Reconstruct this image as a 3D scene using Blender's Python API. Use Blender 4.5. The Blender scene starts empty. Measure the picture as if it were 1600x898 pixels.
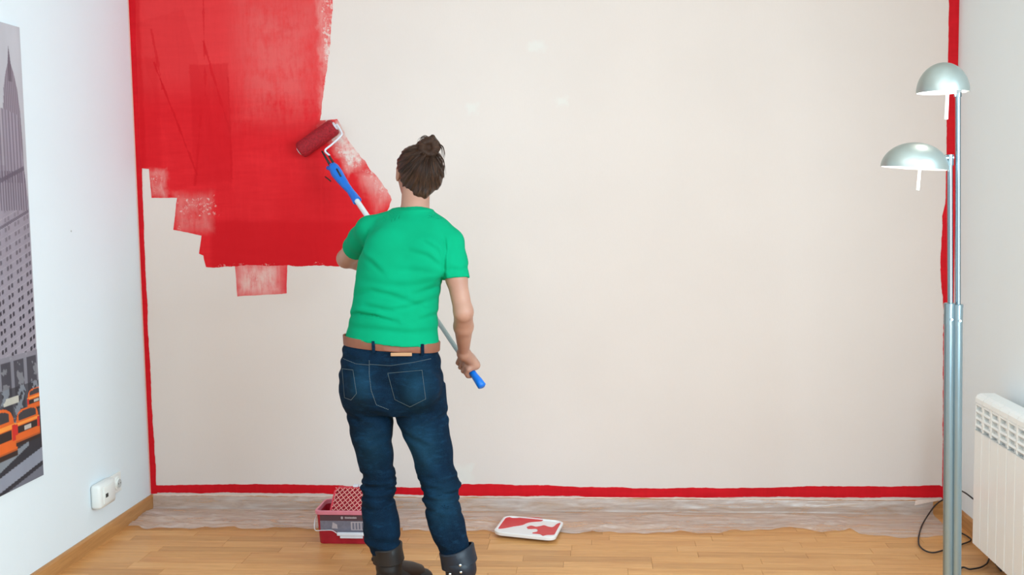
import bpy, bmesh, math, random
import numpy as np
from mathutils import Vector, Matrix

# ------------------------------------------------------------------ camera
CAM = np.array([2.0901, -4.7000, 1.4081]); YAW, PITCH, ROLL, FPX = 0.0827, -0.0837, -0.0164, 1663.04
def cam_axes():
    cy, sy = math.cos(YAW), math.sin(YAW)
    fwd = np.array([-sy*math.cos(PITCH), cy*math.cos(PITCH), math.sin(PITCH)])
    right = np.array([cy, sy, 0.0]); up = np.cross(right, fwd)
    return (math.cos(ROLL)*right + math.sin(ROLL)*up, -math.sin(ROLL)*right + math.cos(ROLL)*up, fwd)
RR, UU, FF = cam_axes()
def unproj(px, py, ax, val):
    d = RR*(px-800)/FPX + UU*(449-py)/FPX + FF
    return CAM + (val - CAM[ax])/d[ax]*d
def at(px, py, Y): return unproj(px, py, 1, Y)
def at_floor(px, py, z=0.0): return unproj(px, py, 2, z)
def at_x(px, py, x): return unproj(px, py, 0, x)

S = bpy.context.scene
COL = S.collection
cam_d = bpy.data.cameras.new('camera'); cam = bpy.data.objects.new('camera', cam_d); COL.objects.link(cam)
m = Matrix(((RR[0], UU[0], -FF[0], CAM[0]), (RR[1], UU[1], -FF[1], CAM[1]), (RR[2], UU[2], -FF[2], CAM[2]), (0, 0, 0, 1)))
cam.matrix_world = m
cam_d.sensor_width = 36.0; cam_d.lens = FPX/1600*36.0; cam_d.clip_start = 0.05
S.camera = cam

# ------------------------------------------------------------------ light
S.view_settings.view_transform = 'Standard'; S.view_settings.look = 'None'
S.view_settings.gamma = 1.0; S.view_settings.use_curve_mapping = False
S.view_settings.exposure = -0.08
W_ = bpy.data.worlds.new('daylight'); S.world = W_; W_.use_nodes = True
bg = W_.node_tree.nodes['Background']; bg.inputs[0].default_value = (0.80, 0.92, 1.0, 1); bg.inputs[1].default_value = 1.26
def area_light(name, loc, target, sx, sy, power, col):
    l = bpy.data.lights.new(name, 'AREA'); l.shape = 'RECTANGLE'; l.size = sx; l.size_y = sy; l.energy = power; l.color = col
    o = bpy.data.objects.new(name, l); COL.objects.link(o); o.location = loc
    o.rotation_euler = (Vector(target)-Vector(loc)).to_track_quat('-Z', 'Y').to_euler()
    return o
# daylight through the window of the right wall (behind the camera's view) and two unseen fill lights added to brighten the room
area_light('window_daylight', (3.55, -3.2, 1.45), (0.0, -2.2, 1.0), 1.5, 1.3, 112, (0.62, 0.86, 1.0))
area_light('added_fill_light', (1.5, -5.4, 2.1), (2.2, 0, 1.1), 1.3, 1.3, 20, (0.88, 0.94, 1.0))
area_light('added_fill_light', (2.3, -3.0, 2.45), (2.2, 0.0, 0.2), 1.6, 1.0, 12, (0.92, 0.97, 1.0))

# ------------------------------------------------------------------ helpers
def tag(o, label=None, cat=None, group=None, kind=None):
    if label: o['label'] = label
    if cat: o['category'] = cat
    if group: o['group'] = group
    if kind: o['kind'] = kind
    return o
def empty(name, loc=(0, 0, 0), label=None, cat=None, group=None):
    o = bpy.data.objects.new(name, None); COL.objects.link(o); o.location = loc; o.empty_display_size = 0.1
    return tag(o, label, cat, group)
def world_loc(p):
    v = Vector((0, 0, 0))
    while p is not None:
        v += Vector(p.location); p = p.parent
    return v
def mesh_obj(name, verts, faces, mat, parent=None, smooth=False, wcoords=True, mats=None, midx=None):
    me = bpy.data.meshes.new(name)
    me.from_pydata([tuple(map(float, v)) for v in verts], [], [tuple(int(i) for i in f) for f in faces])
    me.validate(); me.update()
    for mm in (mats or [mat]): me.materials.append(mm)
    if midx is not None: me.polygons.foreach_set('material_index', midx)
    if smooth: me.shade_smooth()
    o = bpy.data.objects.new(name, me); COL.objects.link(o)
    if parent is not None:
        o.parent = parent
        if wcoords: o.location = -world_loc(parent)
    return o
class MB:
    def __init__(s): s.v = []; s.f = []; s.m = []
    def add(s, v, f, m=0):
        n = len(s.v); s.v.extend([tuple(p) for p in v]); s.f.extend([tuple(i+n for i in q) for q in f]); s.m.extend([m]*len(f))
    def box(s, x0, x1, y0, y1, z0, z1, m=0, b=0.0):
        if b <= 0:
            v = [(x, y, z) for z in (z0, z1) for y in (y0, y1) for x in (x0, x1)]
            s.add(v, [(0, 2, 3, 1), (4, 5, 7, 6), (0, 1, 5, 4), (2, 6, 7, 3), (0, 4, 6, 2), (1, 3, 7, 5)], m); return
        bm = bmesh.new(); bmesh.ops.create_cube(bm, size=1)
        for q in bm.verts: q.co = Vector(((x0+x1)/2+q.co.x*(x1-x0), (y0+y1)/2+q.co.y*(y1-y0), (z0+z1)/2+q.co.z*(z1-z0)))
        bmesh.ops.bevel(bm, geom=bm.edges[:], offset=b, segments=2, profile=0.5, affect='EDGES')
        bm.verts.index_update(); s.add([q.co[:] for q in bm.verts], [[q.index for q in f.verts] for f in bm.faces], m); bm.free()
    def tube(s, pts, r, n=10, m=0, cap=True):
        pts = [Vector(p) for p in pts]; rr = r if hasattr(r, '__len__') else [r]*len(pts)
        v = []; f = []; prev = None
        for i, p in enumerate(pts):
            t = (pts[min(i+1, len(pts)-1)]-pts[max(i-1, 0)]).normalized()
            if prev is None: a = t.orthogonal().normalized()
            else:
                a = prev-t*prev.dot(t); a.normalize()
            prev = a; b = t.cross(a)
            for k in range(n):
                an = 2*math.pi*k/n; v.append(p+(a*math.cos(an)+b*math.sin(an))*rr[i])
        for i in range(len(pts)-1):
            for k in range(n): f.append((i*n+k, i*n+(k+1) % n, (i+1)*n+(k+1) % n, (i+1)*n+k))
        if cap: f.append(tuple(range(n))[::-1]); f.append(tuple((len(pts)-1)*n+k for k in range(n)))
        s.add(v, f, m)
    def lathe(s, prof, c=(0, 0, 0), n=32, sc=(1, 1), m=0, M=None):
        v = []; f = []
        for (r, z) in prof:
            for k in range(n):
                an = 2*math.pi*k/n; q = Vector((r*sc[0]*math.cos(an), r*sc[1]*math.sin(an), z))
                if M is not None: q = M @ q
                v.append(q+Vector(c))
        for i in range(len(prof)-1):
            for k in range(n): f.append((i*n+k, i*n+(k+1) % n, (i+1)*n+(k+1) % n, (i+1)*n+k))
        s.add(v, f, m)
    def prism(s, poly, fn, t, m=0):   # poly of 2D points, fn maps (a,b,depth) to 3D
        n = len(poly)
        v = [fn(a, b, 0) for a, b in poly]+[fn(a, b, t) for a, b in poly]
        f = [tuple(range(n)), tuple(range(n, 2*n))[::-1]]+[(i, (i+1) % n+0, n+(i+1) % n, n+i) for i in range(n)]
        s.add(v, f, m)
    def build(s, name, mat, parent=None, smooth=False, mats=None, wcoords=True):
        o = mesh_obj(name, s.v, s.f, mat, parent, smooth, wcoords, mats, s.m if mats else None)
        bm = bmesh.new(); bm.from_mesh(o.data); bmesh.ops.recalc_face_normals(bm, faces=bm.faces[:]); bm.to_mesh(o.data); bm.free()
        return o
def auto_smooth(o, ang=35):
    me = o.data; me.shade_smooth()
    bm = bmesh.new(); bm.from_mesh(me)
    for e in bm.edges:
        if len(e.link_faces) == 2 and e.calc_face_angle(0) > math.radians(ang): e.smooth = False
    bm.to_mesh(me); bm.free()
    return o
def spline(pts, n=12):
    pts = [np.array(p, float) for p in pts]; out = []
    P = [2*pts[0]-pts[1]]+pts+[2*pts[-1]-pts[-2]]
    for i in range(1, len(P)-2):
        for k in range(n):
            t = k/n; a, b, c, d = P[i-1], P[i], P[i+1], P[i+2]
            out.append(0.5*((2*b)+(-a+c)*t+(2*a-5*b+4*c-d)*t*t+(-a+3*b-3*c+d)*t**3))
    out.append(pts[-1]); return out

# ------------------------------------------------------------------ materials
class NT:
    def __init__(s, name):
        s.m = bpy.data.materials.new(name); s.m.use_nodes = True; s.t = s.m.node_tree
        s.b = s.t.nodes['Principled BSDF']; s.out = s.t.nodes['Material Output']
    def n(s, typ, **kw):
        o = s.t.nodes.new(typ)
        for k, v in kw.items(): setattr(o, k, v)
        return o
    def lk(s, a, b): s.t.links.new(a, b)
    def val(s, sock, v):
        if isinstance(v, bpy.types.NodeSocket): s.lk(v, sock)
        else:
            if hasattr(sock.default_value, '__len__') and not hasattr(v, '__len__'): v = (v,)*3
            if sock.type == 'RGBA' and len(v) == 3: v = (*v, 1)
            sock.default_value = v
    def math(s, op, a, b=0.0, c=None, clamp=False):
        o = s.n('ShaderNodeMath', operation=op, use_clamp=clamp); s.val(o.inputs[0], a); s.val(o.inputs[1], b)
        if c is not None: s.val(o.inputs[2], c)
        return o.outputs[0]
    def vmath(s, op, a, b=(0, 0, 0)):
        o = s.n('ShaderNodeVectorMath', operation=op); s.val(o.inputs[0], a); s.val(o.inputs[1], b); return o.outputs[0]
    def pos(s): return s.n('ShaderNodeNewGeometry').outputs['Position']
    def obj(s): return s.n('ShaderNodeTexCoord').outputs['Object']
    def noise(s, vec, scale, detail=3, rough=0.5, dist=0.0, col=False):
        o = s.n('ShaderNodeTexNoise'); s.lk(vec, o.inputs['Vector']); o.inputs['Scale'].default_value = scale
        o.inputs['Detail'].default_value = detail; o.inputs['Roughness'].default_value = rough; o.inputs['Distortion'].default_value = dist
        return o.outputs['Color'] if col else o.outputs['Fac']
    def scale(s, vec, sc): return s.vmath('MULTIPLY', vec, sc)
    def ramp(s, f, stops):
        o = s.n('ShaderNodeValToRGB'); s.val(o.inputs[0], f); e = o.color_ramp.elements
        while len(e) < len(stops): e.new(0.5)
        for i, (p, c) in enumerate(stops):
            e[i].position = p; e[i].color = (*c, 1) if hasattr(c, '__len__') else (c, c, c, 1)
        return o.outputs[0]
    def map(s, f, a, b, c=0.0, d=1.0, smooth=False):
        o = s.n('ShaderNodeMapRange', clamp=True); o.interpolation_type = 'SMOOTHSTEP' if smooth else 'LINEAR'
        s.val(o.inputs[0], f)
        for i, v in enumerate((a, b, c, d)): o.inputs[i+1].default_value = v
        return o.outputs[0]
    def mix(s, f, a, b, blend='MIX'):
        o = s.n('ShaderNodeMix', data_type='RGBA', blend_type=blend); s.val(o.inputs[0], f); s.val(o.inputs[6], a); s.val(o.inputs[7], b)
        return o.outputs[2]
    def bump(s, h, strength=0.3, dist=0.002):
        o = s.n('ShaderNodeBump'); s.lk(h, o.inputs['Height']); o.inputs['Strength'].default_value = strength; o.inputs['Distance'].default_value = dist
        s.lk(o.outputs[0], s.b.inputs['Normal'])
    def set(s, **kw):
        names = dict(col='Base Color', rough='Roughness', metal='Metallic', spec='Specular IOR Level', sheen='Sheen Weight', coat='Coat Weight', trans='Transmission Weight', emi='Emission Color', es='Emission Strength', alpha='Alpha', sss='Subsurface Weight')
        for k, v in kw.items(): s.val(s.b.inputs[names[k]], v)
        return s.m
def srgb(r, g, b):
    f = lambda c: (c/255/12.92) if c/255 <= 0.04045 else ((c/255+0.055)/1.055)**2.4
    return (f(r), f(g), f(b))
def simple(name, col, rough=0.5, metal=0.0, var=0.06, scale=30, bump=0.0, spec=0.5):
    t = NT(name); p = t.obj(); nz = t.noise(p, scale, 3)
    dark = tuple(c*(1-var) for c in col); lite = tuple(min(1, c*(1+var)) for c in col)
    t.set(col=t.mix(nz, dark, lite), rough=rough, metal=metal, spec=spec)
    if bump: t.bump(nz, bump, 0.002)
    return t.m
M = {}
def wall_paint(t, base, amt=0.03):
    p = t.pos(); big = t.noise(p, 1.6, 3); fine = t.noise(t.scale(p, (40, 40, 12)), 3.0, 3)
    c = t.mix(t.map(big, 0.3, 0.7), tuple(x*(1-amt) for x in base), tuple(x*(1+amt*0.5) for x in base))
    c = t.mix(t.map(fine, 0.35, 0.7, 0, 0.10), c, tuple(x*0.93 for x in base))
    return p, c
def box_mask(t, p, x0, x1, z0, z1, rot=0.0, soft=0.01, wob=0.02, nz=None):
    # soft rectangle in the plane of the wall, its edges wobbled by noise
    cx, cz = (x0+x1)/2, (z0+z1)/2
    sp = t.n('ShaderNodeSeparateXYZ'); q = t.vmath('SUBTRACT', p, (cx, 0, cz)); 
    r = t.n('ShaderNodeVectorRotate', rotation_type='Y_AXIS'); t.lk(q, r.inputs['Vector']); r.inputs['Angle'].default_value = -rot
    t.lk(r.outputs[0], sp.inputs[0])
    dx = t.math('SUBTRACT', t.math('ABSOLUTE', sp.outputs[0]), (x1-x0)/2); dz = t.math('SUBTRACT', t.math('ABSOLUTE', sp.outputs[2]), (z1-z0)/2)
    d = t.math('MAXIMUM', dx, dz)
    if nz is not None: d = t.math('ADD', d, t.math('MULTIPLY', t.math('SUBTRACT', nz, 0.5), wob))
    return t.map(d, -soft, soft, 1.0, 0.0, True)
def pxbox(x0, x1, y0, y1):
    a = at((x0+x1)/2, y0, 0); b = at((x0+x1)/2, y1, 0); l = at(x0, (y0+y1)/2, 0); r = at(x1, (y0+y1)/2, 0)
    return l[0], r[0], b[2], a[2]
CREAM = srgb(230, 216, 208)
def cream(t):
    p, c = wall_paint(t, CREAM)
    nz = t.noise(p, 25, 3)
    for (x, y, w, h) in ((838, 72, 24, 14), (738, 170, 14, 14), (880, 158, 16, 10), (722, 742, 34, 30), (105, 120, 5, 5)):
        mk = box_mask(t, p, *pxbox(x-w/2, x+w/2, y-h/2, y+h/2), soft=0.015, wob=0.06, nz=nz)
        c = t.mix(t.math('MULTIPLY', mk, 0.35), c, srgb(232, 234, 226))
    return p, c
t = NT('cream_wall_paint'); p, c = cream(t); t.set(col=c, rough=0.75, spec=0.25); t.bump(t.noise(t.scale(p, (1, 1, 0.5)), 160, 3), 0.12, 0.002); M['cream'] = t.m
for nm, b in (('left_wall_paint', srgb(232, 241, 246)), ('right_wall_paint', srgb(240, 245, 247))):
    t = NT(nm); p, c = wall_paint(t, b, 0.015); t.set(col=c, rough=0.7, spec=0.25); t.bump(t.noise(p, 140, 3), 0.12, 0.002); M[nm] = t.m
M['ceiling'] = simple('ceiling_paint', srgb(240, 240, 236), 0.8)
# red paint on the wall: coats, laps and dry-brushed places
def red_paint(name, base, dark, coats, dry, thin=()):
    t = NT(name); p, cw = wall_paint(t, CREAM)
    nz = t.noise(p, 18, 4, 0.6); st = t.noise(t.scale(p, (6, 1, 40)), 1.0, 4, 0.6); st2 = t.noise(t.scale(p, (45, 1, 5)), 1.0, 4, 0.6)
    c = t.mix(t.map(t.noise(p, 3.0, 4, 0.6), 0.3, 0.7), base, tuple(0.5*a+0.5*b for a, b in zip(base, dark)))
    c = t.mix(t.map(st, 0.38, 0.7, 0, 0.45), c, dark); c = t.mix(t.map(st2, 0.45, 0.75, 0, 0.25), c, tuple(min(1, x*1.12+0.004) for x in base))
    for (bx, rot, soft, amt, col) in coats:
        mk = box_mask(t, p, *pxbox(*bx), rot=rot, soft=soft, wob=0.03, nz=nz)
        c = t.mix(t.math('MULTIPLY', mk, amt), c, col if col else dark)
    sp_ = t.noise(t.scale(p, (1, 1, 1)), 55, 5, 0.7); sp2 = t.noise(p, 14, 3, 0.6); g = t.math('ADD', t.math('MULTIPLY', sp_, 0.55), t.math('MULTIPLY', sp2, 0.45))
    for (bx, rot, soft, amt) in dry:
        mk = t.math('MULTIPLY', box_mask(t, p, *pxbox(*bx), rot=rot, soft=soft, wob=0.05, nz=nz), amt)
        show = t.map(t.math('ADD', g, t.math('MULTIPLY', mk, 0.5)), 0.68, 0.80)
        c = t.mix(t.math('MULTIPLY', show, t.map(mk, 0.0, 0.2)), c, cw)
    sm = t.noise(p, 9, 5, 0.65); grit = t.noise(t.scale(p, (60, 1, 14)), 1.0, 3, 0.6)
    for (bx, rot, soft, amt) in thin:      # paint rolled out so thin that the wall tints it
        mk = t.math('MULTIPLY', box_mask(t, p, *pxbox(*bx), rot=rot, soft=soft, wob=0.08, nz=nz), amt)
        c = t.mix(t.math('MULTIPLY', mk, t.map(t.math('ADD', t.math('MULTIPLY', sm, .7), t.math('MULTIPLY', grit, .3)), 0.34, 0.56)), c, srgb(234, 204, 194))
    t.set(col=c, rough=0.6, spec=0.2); t.bump(t.math('ADD', nz, t.math('MULTIPLY', st2, 1.5)), 0.25, 0.003)
    return t.m
RED = srgb(230, 34, 42); DRED = srgb(206, 0, 18); PINK = srgb(230, 74, 74)
M['red_main'] = red_paint('red_wall_paint', RED, DRED,
    coats=[((205, 520, -60, 140), 0, 0.10, 0.45, PINK), ((300, 360, 100, 285), 0, 0.006, 0.45, None), ((330, 560, 345, 420), 0.02, 0.015, 0.75, None),
           ((430, 560, 280, 420), 0.2, 0.05, 0.35, None), ((250, 330, 20, 330), -0.24, 0.003, 0.14, None), ((350, 470, 190, 240), 0.1, 0.02, 0.2, None),
           ((244, 247, 45, 140), -0.15, 0.002, 0.5, None), ((273, 276, 90, 280), -0.34, 0.002, 0.75, None), ((318, 320, -20, 150), 0.02, 0.002, 0.5, None), ((337, 340, 60, 210), -0.26, 0.002, 0.6, None), ((308, 311, 180, 290), 0.12, .002, .6, None), ((358, 361, 120, 280), 0.0, .002, .5, None), ((214, 222, -60, 262), 0, .006, .5, None), ((205, 250, 90, 262), 0, 0.01, 0.3, None)],
    dry=[((504, 524, -60, 190), 0, 0.012, 0.40), ((524, 556, 188, 268), -0.52, 0.022, 0.46), ((572, 606, 250, 312), -0.60, 0.03, 0.30), ((236, 256, 266, 306), 0, 0.02, 0.32), ((278, 342, 303, 342), 0, 0.02, 0.30), ((270, 285, 310, 362), 0, 0.012, 0.22), ((330, 520, 410, 420), 0, 0.006, 0.26)],
    thin=[((524, 560, 186, 262), -0.52, 0.03, 0.98), ((575, 610, 262, 318), -0.5, 0.04, 0.5), ((497, 520, -60, 190), 0, 0.015, 0.35), ((234, 258, 266, 306), 0, 0.02, 0.5), ((276, 330, 304, 360), 0, 0.03, 0.25), ((380, 500, 0, 180), 0, 0.12, 0.12)])
M['red_patch'] = red_paint('thin_red_wall_paint', srgb(228, 66, 72), srgb(214, 40, 50), [], [((385, 420, 422, 446), 0, 0.04, 0.22)], thin=[((376, 434, 415, 452), 0, 0.05, 0.95), ((376, 420, 440, 462), 0, 0.04, 0.5)])
M['red_band'] = red_paint('wet_red_band_paint', srgb(222, 18, 34), srgb(186, 0, 14), [], [])

def wood(name, base, dark, axis=0, scale=1.0, rough=0.38, objvar=False):
    t = NT(name); p = t.pos() 
    if objvar:
        rnd = t.n('ShaderNodeObjectInfo').outputs['Random']
        p = t.vmath('ADD', p, t.vmath('MULTIPLY', rnd, (37.0, 17.0, 5.0)))
    sc = [22, 22, 22]; sc[axis] = 1.6
    g = t.noise(t.scale(p, sc), 2.2*scale, 5, 0.6, 0.4); g2 = t.noise(t.scale(p, [c*3 for c in sc]), 3.0*scale, 3, 0.6)
    c = t.mix(t.map(g, 0.3, 0.72), base, dark); c = t.mix(t.map(g2, 0.5, 0.8, 0, 0.35), c, tuple(x*0.62 for x in dark))
    if objvar:
        v = t.ramp(rnd, [(0.0, (0.80, 0.74, 0.66)), (0.35, (1.0, 0.95, 0.86)), (0.65, (1.04, 1.03, 1.0)), (1.0, (0.90, 0.80, 0.70))])
        c = t.mix(1.0, c, v, 'MULTIPLY')
    t.set(col=c, rough=rough, spec=0.4); t.bump(g2, 0.05, 0.001)
    return t.m
M['plank'] = wood('oak_plank', srgb(228, 174, 114), srgb(204, 144, 86), 0, objvar=True)
M['joint'] = simple('dark_joint', srgb(120, 82, 48), 0.7)
M['board_y'] = wood('baseboard_oak_along_y', srgb(204, 150, 94), srgb(176, 122, 70), 1, rough=0.4)
M['board_x'] = wood('baseboard_oak_along_x', srgb(204, 150, 94), srgb(176, 122, 70), 0, rough=0.4)

# ------------------------------------------------------------------ room
RW = 3.608; H = 2.60; YB = -5.9
def struct(name, mb, mat, parent=None, label=None):
    o = mb.build(name, mat, parent); o['kind'] = 'structure'
    if label: o['label'] = label
    return o
b = MB(); b.box(-0.12, RW+0.12, 0, 0.12, 0, H); wall_back = struct('wall_back', b, M['cream'], label='cream back wall being painted red')
b = MB(); b.box(-0.12, 0, YB, 0, 0, H); wall_left = struct('wall_left', b, M['left_wall_paint'], label='bluish white left wall with poster and socket')
b = MB()   # right wall with a real window opening behind the view
wy0, wy1, wz0, wz1 = -4.0, -2.4, 0.85, 2.15
for q in ((YB, wy0, 0, H), (wy1, 0, 0, H), (wy0, wy1, 0, wz0), (wy0, wy1, wz1, H)): b.box(RW, RW+0.12, *q)
wall_right = struct('wall_right', b, M['right_wall_paint'], label='off white right wall above the radiator')
b = MB(); b.box(-0.12, RW+0.12, YB, 0.12, H, H+0.1); struct('ceiling', b, M['ceiling'])
b = MB(); b.box(-0.12, RW+0.12, YB, 0.12, -0.06, -0.004); floor = struct('floor', b, M['joint'], label='light oak strip floor')
# wooden strips of the floor, laid parallel to the painted wall
PW, PL = 0.067, 0.42; rng = random.Random(4)
def plank_mesh(L):
    bm = bmesh.new(); bmesh.ops.create_cube(bm, size=1)
    for q in bm.verts: q.co = Vector((q.co.x*(L-0.0008), q.co.y*(PW-0.0008), q.co.z*0.008-0.004))
    bmesh.ops.bevel(bm, geom=[e for e in bm.edges if all(v.co.z > -0.001 for v in e.verts)], offset=0.0005, segments=1, affect='EDGES')
    me = bpy.data.meshes.new('plank'); bm.to_mesh(me); bm.free(); me.materials.append(M['plank']); return me
cache = {}; rest = MB(); cnt = 0; row = 0; y = -0.002
while y > YB:
    off = rng.uniform(0, PL); x = -off
    while x < RW:
        L = rng.choice((0.34, 0.42, 0.42, 0.50)); x1 = x+L; a, e = max(x, 0.001), min(x1, RW-0.001)
        if e-a > 0.02:
            if y > -1.35 and cnt < 298:
                k = round((e-a), 2)
                if abs(k-(e-a)) > 1e-4: key = round(e-a, 5)
                else: key = k
                if key not in cache: cache[key] = plank_mesh(e-a)
                o = bpy.data.objects.new('plank', cache[key]); COL.objects.link(o); o.location = ((a+e)/2, y-PW/2, 0.0); o.parent = floor; cnt += 1
            else: rest.box(a+0.0004, e-0.0004, y-PW+0.0004, y-0.0004, -0.008, 0)
        x = x1
    y -= PW
o = rest.build('strip_flooring', M['plank'], floor); o['kind'] = 'stuff'
# baseboards
BH = 0.064
def board(name, a, e, axis):
    b = MB(); T = 0.013
    prof = [(0, 0), (T, 0), (T, BH-0.008), (T-0.004, BH-0.002), (T-0.008, BH), (0, BH)]
    if axis == 'x': f = lambda u, v, d: (a+d, -u, v)
    elif axis == 'yl': f = lambda u, v, d: (u, a+d, v)
    else: f = lambda u, v, d: (RW-u, a+d, v)
    b.prism(prof, f, e-a); return struct(name, b, M['board_x'] if axis == 'x' else M['board_y'])
board('baseboard_back', 0.0, RW, 'x'); board('baseboard_left', YB, -0.0135, 'yl'); board('baseboard_right', YB, -0.0135, 'yr')
# window in the right wall (behind the camera's view, the daylight comes through it)
M['white_frame'] = simple('white_lacquer', srgb(238, 238, 234), 0.4)
b = MB(); 
for q in ((wy0, wy1, wz0, wz0+0.06), (wy0, wy1, wz1-0.06, wz1), (wy0, wy0+0.06, wz0+0.06, wz1-0.06), (wy1-0.06, wy1, wz0+0.06, wz1-0.06), (-3.23, -3.17, wz0+0.06, wz1-0.06)): b.box(RW+0.05, RW+0.10, *q)
win = struct('window_1', b, M['white_frame'], label='white framed window above the radiator')

# ------------------------------------------------------------------ painted areas (thin real films of paint on the wall)
nrng = np.random.RandomState(7)
def jag(pts, amps, step=0.006, seed=1):
    rg = np.random.RandomState(seed); out = []
    for i in range(len(pts)):
        a, c = np.array(pts[i], float), np.array(pts[(i+1) % len(pts)], float); L = np.linalg.norm(c-a); n = max(1, int(L/step)); amp = amps[i] if hasattr(amps, '__len__') else amps
        nr = np.array([-(c-a)[1], (c-a)[0]])/max(L, 1e-9)
        w = np.zeros(n+1); k = 1
        for oc, wgt in ((24, 1.0), (9, 0.6), (3, 0.5), (1, 0.35)):
            m_ = max(2, n//oc+2); w += wgt*np.interp(np.linspace(0, m_-1, n+1), np.arange(m_), rg.uniform(-1, 1, m_))
        env = np.minimum(1, np.minimum(np.arange(n+1), np.arange(n, -1, -1))/4.0)
        for j in range(n): out.append(tuple(a+(c-a)*j/n+nr*w[j]*env[j]*amp))
    return out
def film(name, poly, mat, y0=-0.0002, th=0.0012, parent=None, label=None):
    b = MB(); b.prism(poly, lambda u, v, d: (u, y0-d, v), th)
    o = b.build(name, mat, parent or wall_back)
    if label: o['label'] = label
    return o
def pw(px, py): q = at(px, py, 0); return (q[0], q[2])
main = [pw(*q) for q in ((203, -45), (523, -45), (520, 8), (516, 60), (511, 110), (503, 160), (500, 188), (527, 186), (546, 222), (574, 258), (598, 288), (612, 312), (600, 345), (585, 380), (560, 416),
        (470, 416), (400, 414), (322, 417), (318, 399), (311, 396), (315, 368), (271, 359), (277, 309), (237, 309), (233, 264), (212, 262))]
amps = [0, .004, .004, .004, .004, .003, .001, .002, .004, .004, .005, .003, .003, .003, .004, .004, .004, .002, .001, .001, .002, .002, .001, .001, .001, 0.001]
film('paint_coat', jag(main, amps, seed=3), M['red_main'], th=0.0012, label='broad red rolled paint area with laps and dry edges')
film('paint_patch', jag([pw(*q) for q in ((367, 410), (449, 412), (448, 458), (371, 463))], [.001, .001, .0015, .002], seed=5), M['red_patch'], th=0.0008, label='small thin red roller patch under the painted area')
zt = H-0.01
bandL = [(0.001, zt), (0.040, zt)]+[(at(px, py, 0)[0], at(px, py, 0)[2]) for px, py in ((213, 80), (218, 230), (222, 262), (226, 390), (234, 560), (240, 680), (244, 756))]+[(0.03, 0.068), (0.001, 0.066)]
film('paint_band', jag(bandL, [0, .001, .001, .0015, .0015, .002, .002, .0025, .001, .002, 0], seed=8), M['red_band'], th=0.0020, label='red band cut in along the left corner')
zb = lambda px, py: at(px, py, 0)[2]
top = [(244, 758), (400, 756), (560, 760), (640, 762), (708, 760), (725, 756), (820, 758), (980, 762), (1120, 763), (1280, 760), (1400, 760), (1468, 758)]
bot = [(1500, 777), (1330, 777), (1180, 776), (1020, 778), (860, 775), (700, 774), (520, 772), (380, 770), (236, 770)]
bandB = [(at(*q, 0)[0], at(*q, 0)[2]+0.001) for q in top+bot]
film('paint_band', jag(bandB, .0022, seed=9), M['red_band'], th=0.0016, label='red band cut in along the baseboard')
bandR = [(RW-0.055, zt), (RW-0.001, zt), (RW-0.001, 0.068), (at(1472, 776, 0)[0], 0.068)]+[(at(px, py, 0)[0], at(px, py, 0)[2]) for px, py in ((1473, 700), (1474, 560), (1474, 480), (1470, 430), (1471, 380), (1472, 338), (1477, 318), (1479, 230), (1481, 100), (1483, 10))]
film('paint_band', jag(bandR, [0, 0, 0, .0015]+[.0025]*5+[.0012]*5, seed=10), M['red_band'], th=0.0018, label='red band cut in along the right corner behind the lamp')

M['tape'] = simple('masking_tape', srgb(238, 214, 200), 0.7, var=0.1, scale=60)
b = MB(); b.prism(jag([(0.016, 0.0630), (RW-0.02, 0.0630), (RW-0.02, 0.0680), (0.016, 0.0680)], [.0022, 0, .001, 0], step=.008, seed=12), lambda u, v, d: (u, -0.0140-d, v), 0.0006)
tb = b.build('masking_tape', M['tape']); tag(tb, 'thin cream masking tape strip along the back baseboard edge', 'tape')
b = MB(); q0, q1 = at(1429, 786, -.02), at(1468, 781, -.02); b.prism([(q0[0], q0[2]-.010), (q1[0]-.01, q1[2]-0.004), (q1[0], q1[2]+.010), (q0[0]+.004, q0[2]+.012)], lambda u, v, d: (u, -0.0185-d, v), 0.0006)
tag(b.build('masking_tape', M['tape']), 'wide white piece of tape holding the film near the right corner', 'tape')
b = MB(); b.prism(jag([(-0.014, 0.07), (-0.0005, 0.07), (-0.0005, zt), (-0.014, zt)], [0, 0, 0, .001], step=.02, seed=13), lambda u, v, d: (0.0002+d, u, v), 0.0005)
tag(b.build('masking_tape', M['tape']), 'cream masking tape running up the left wall corner', 'tape')

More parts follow.
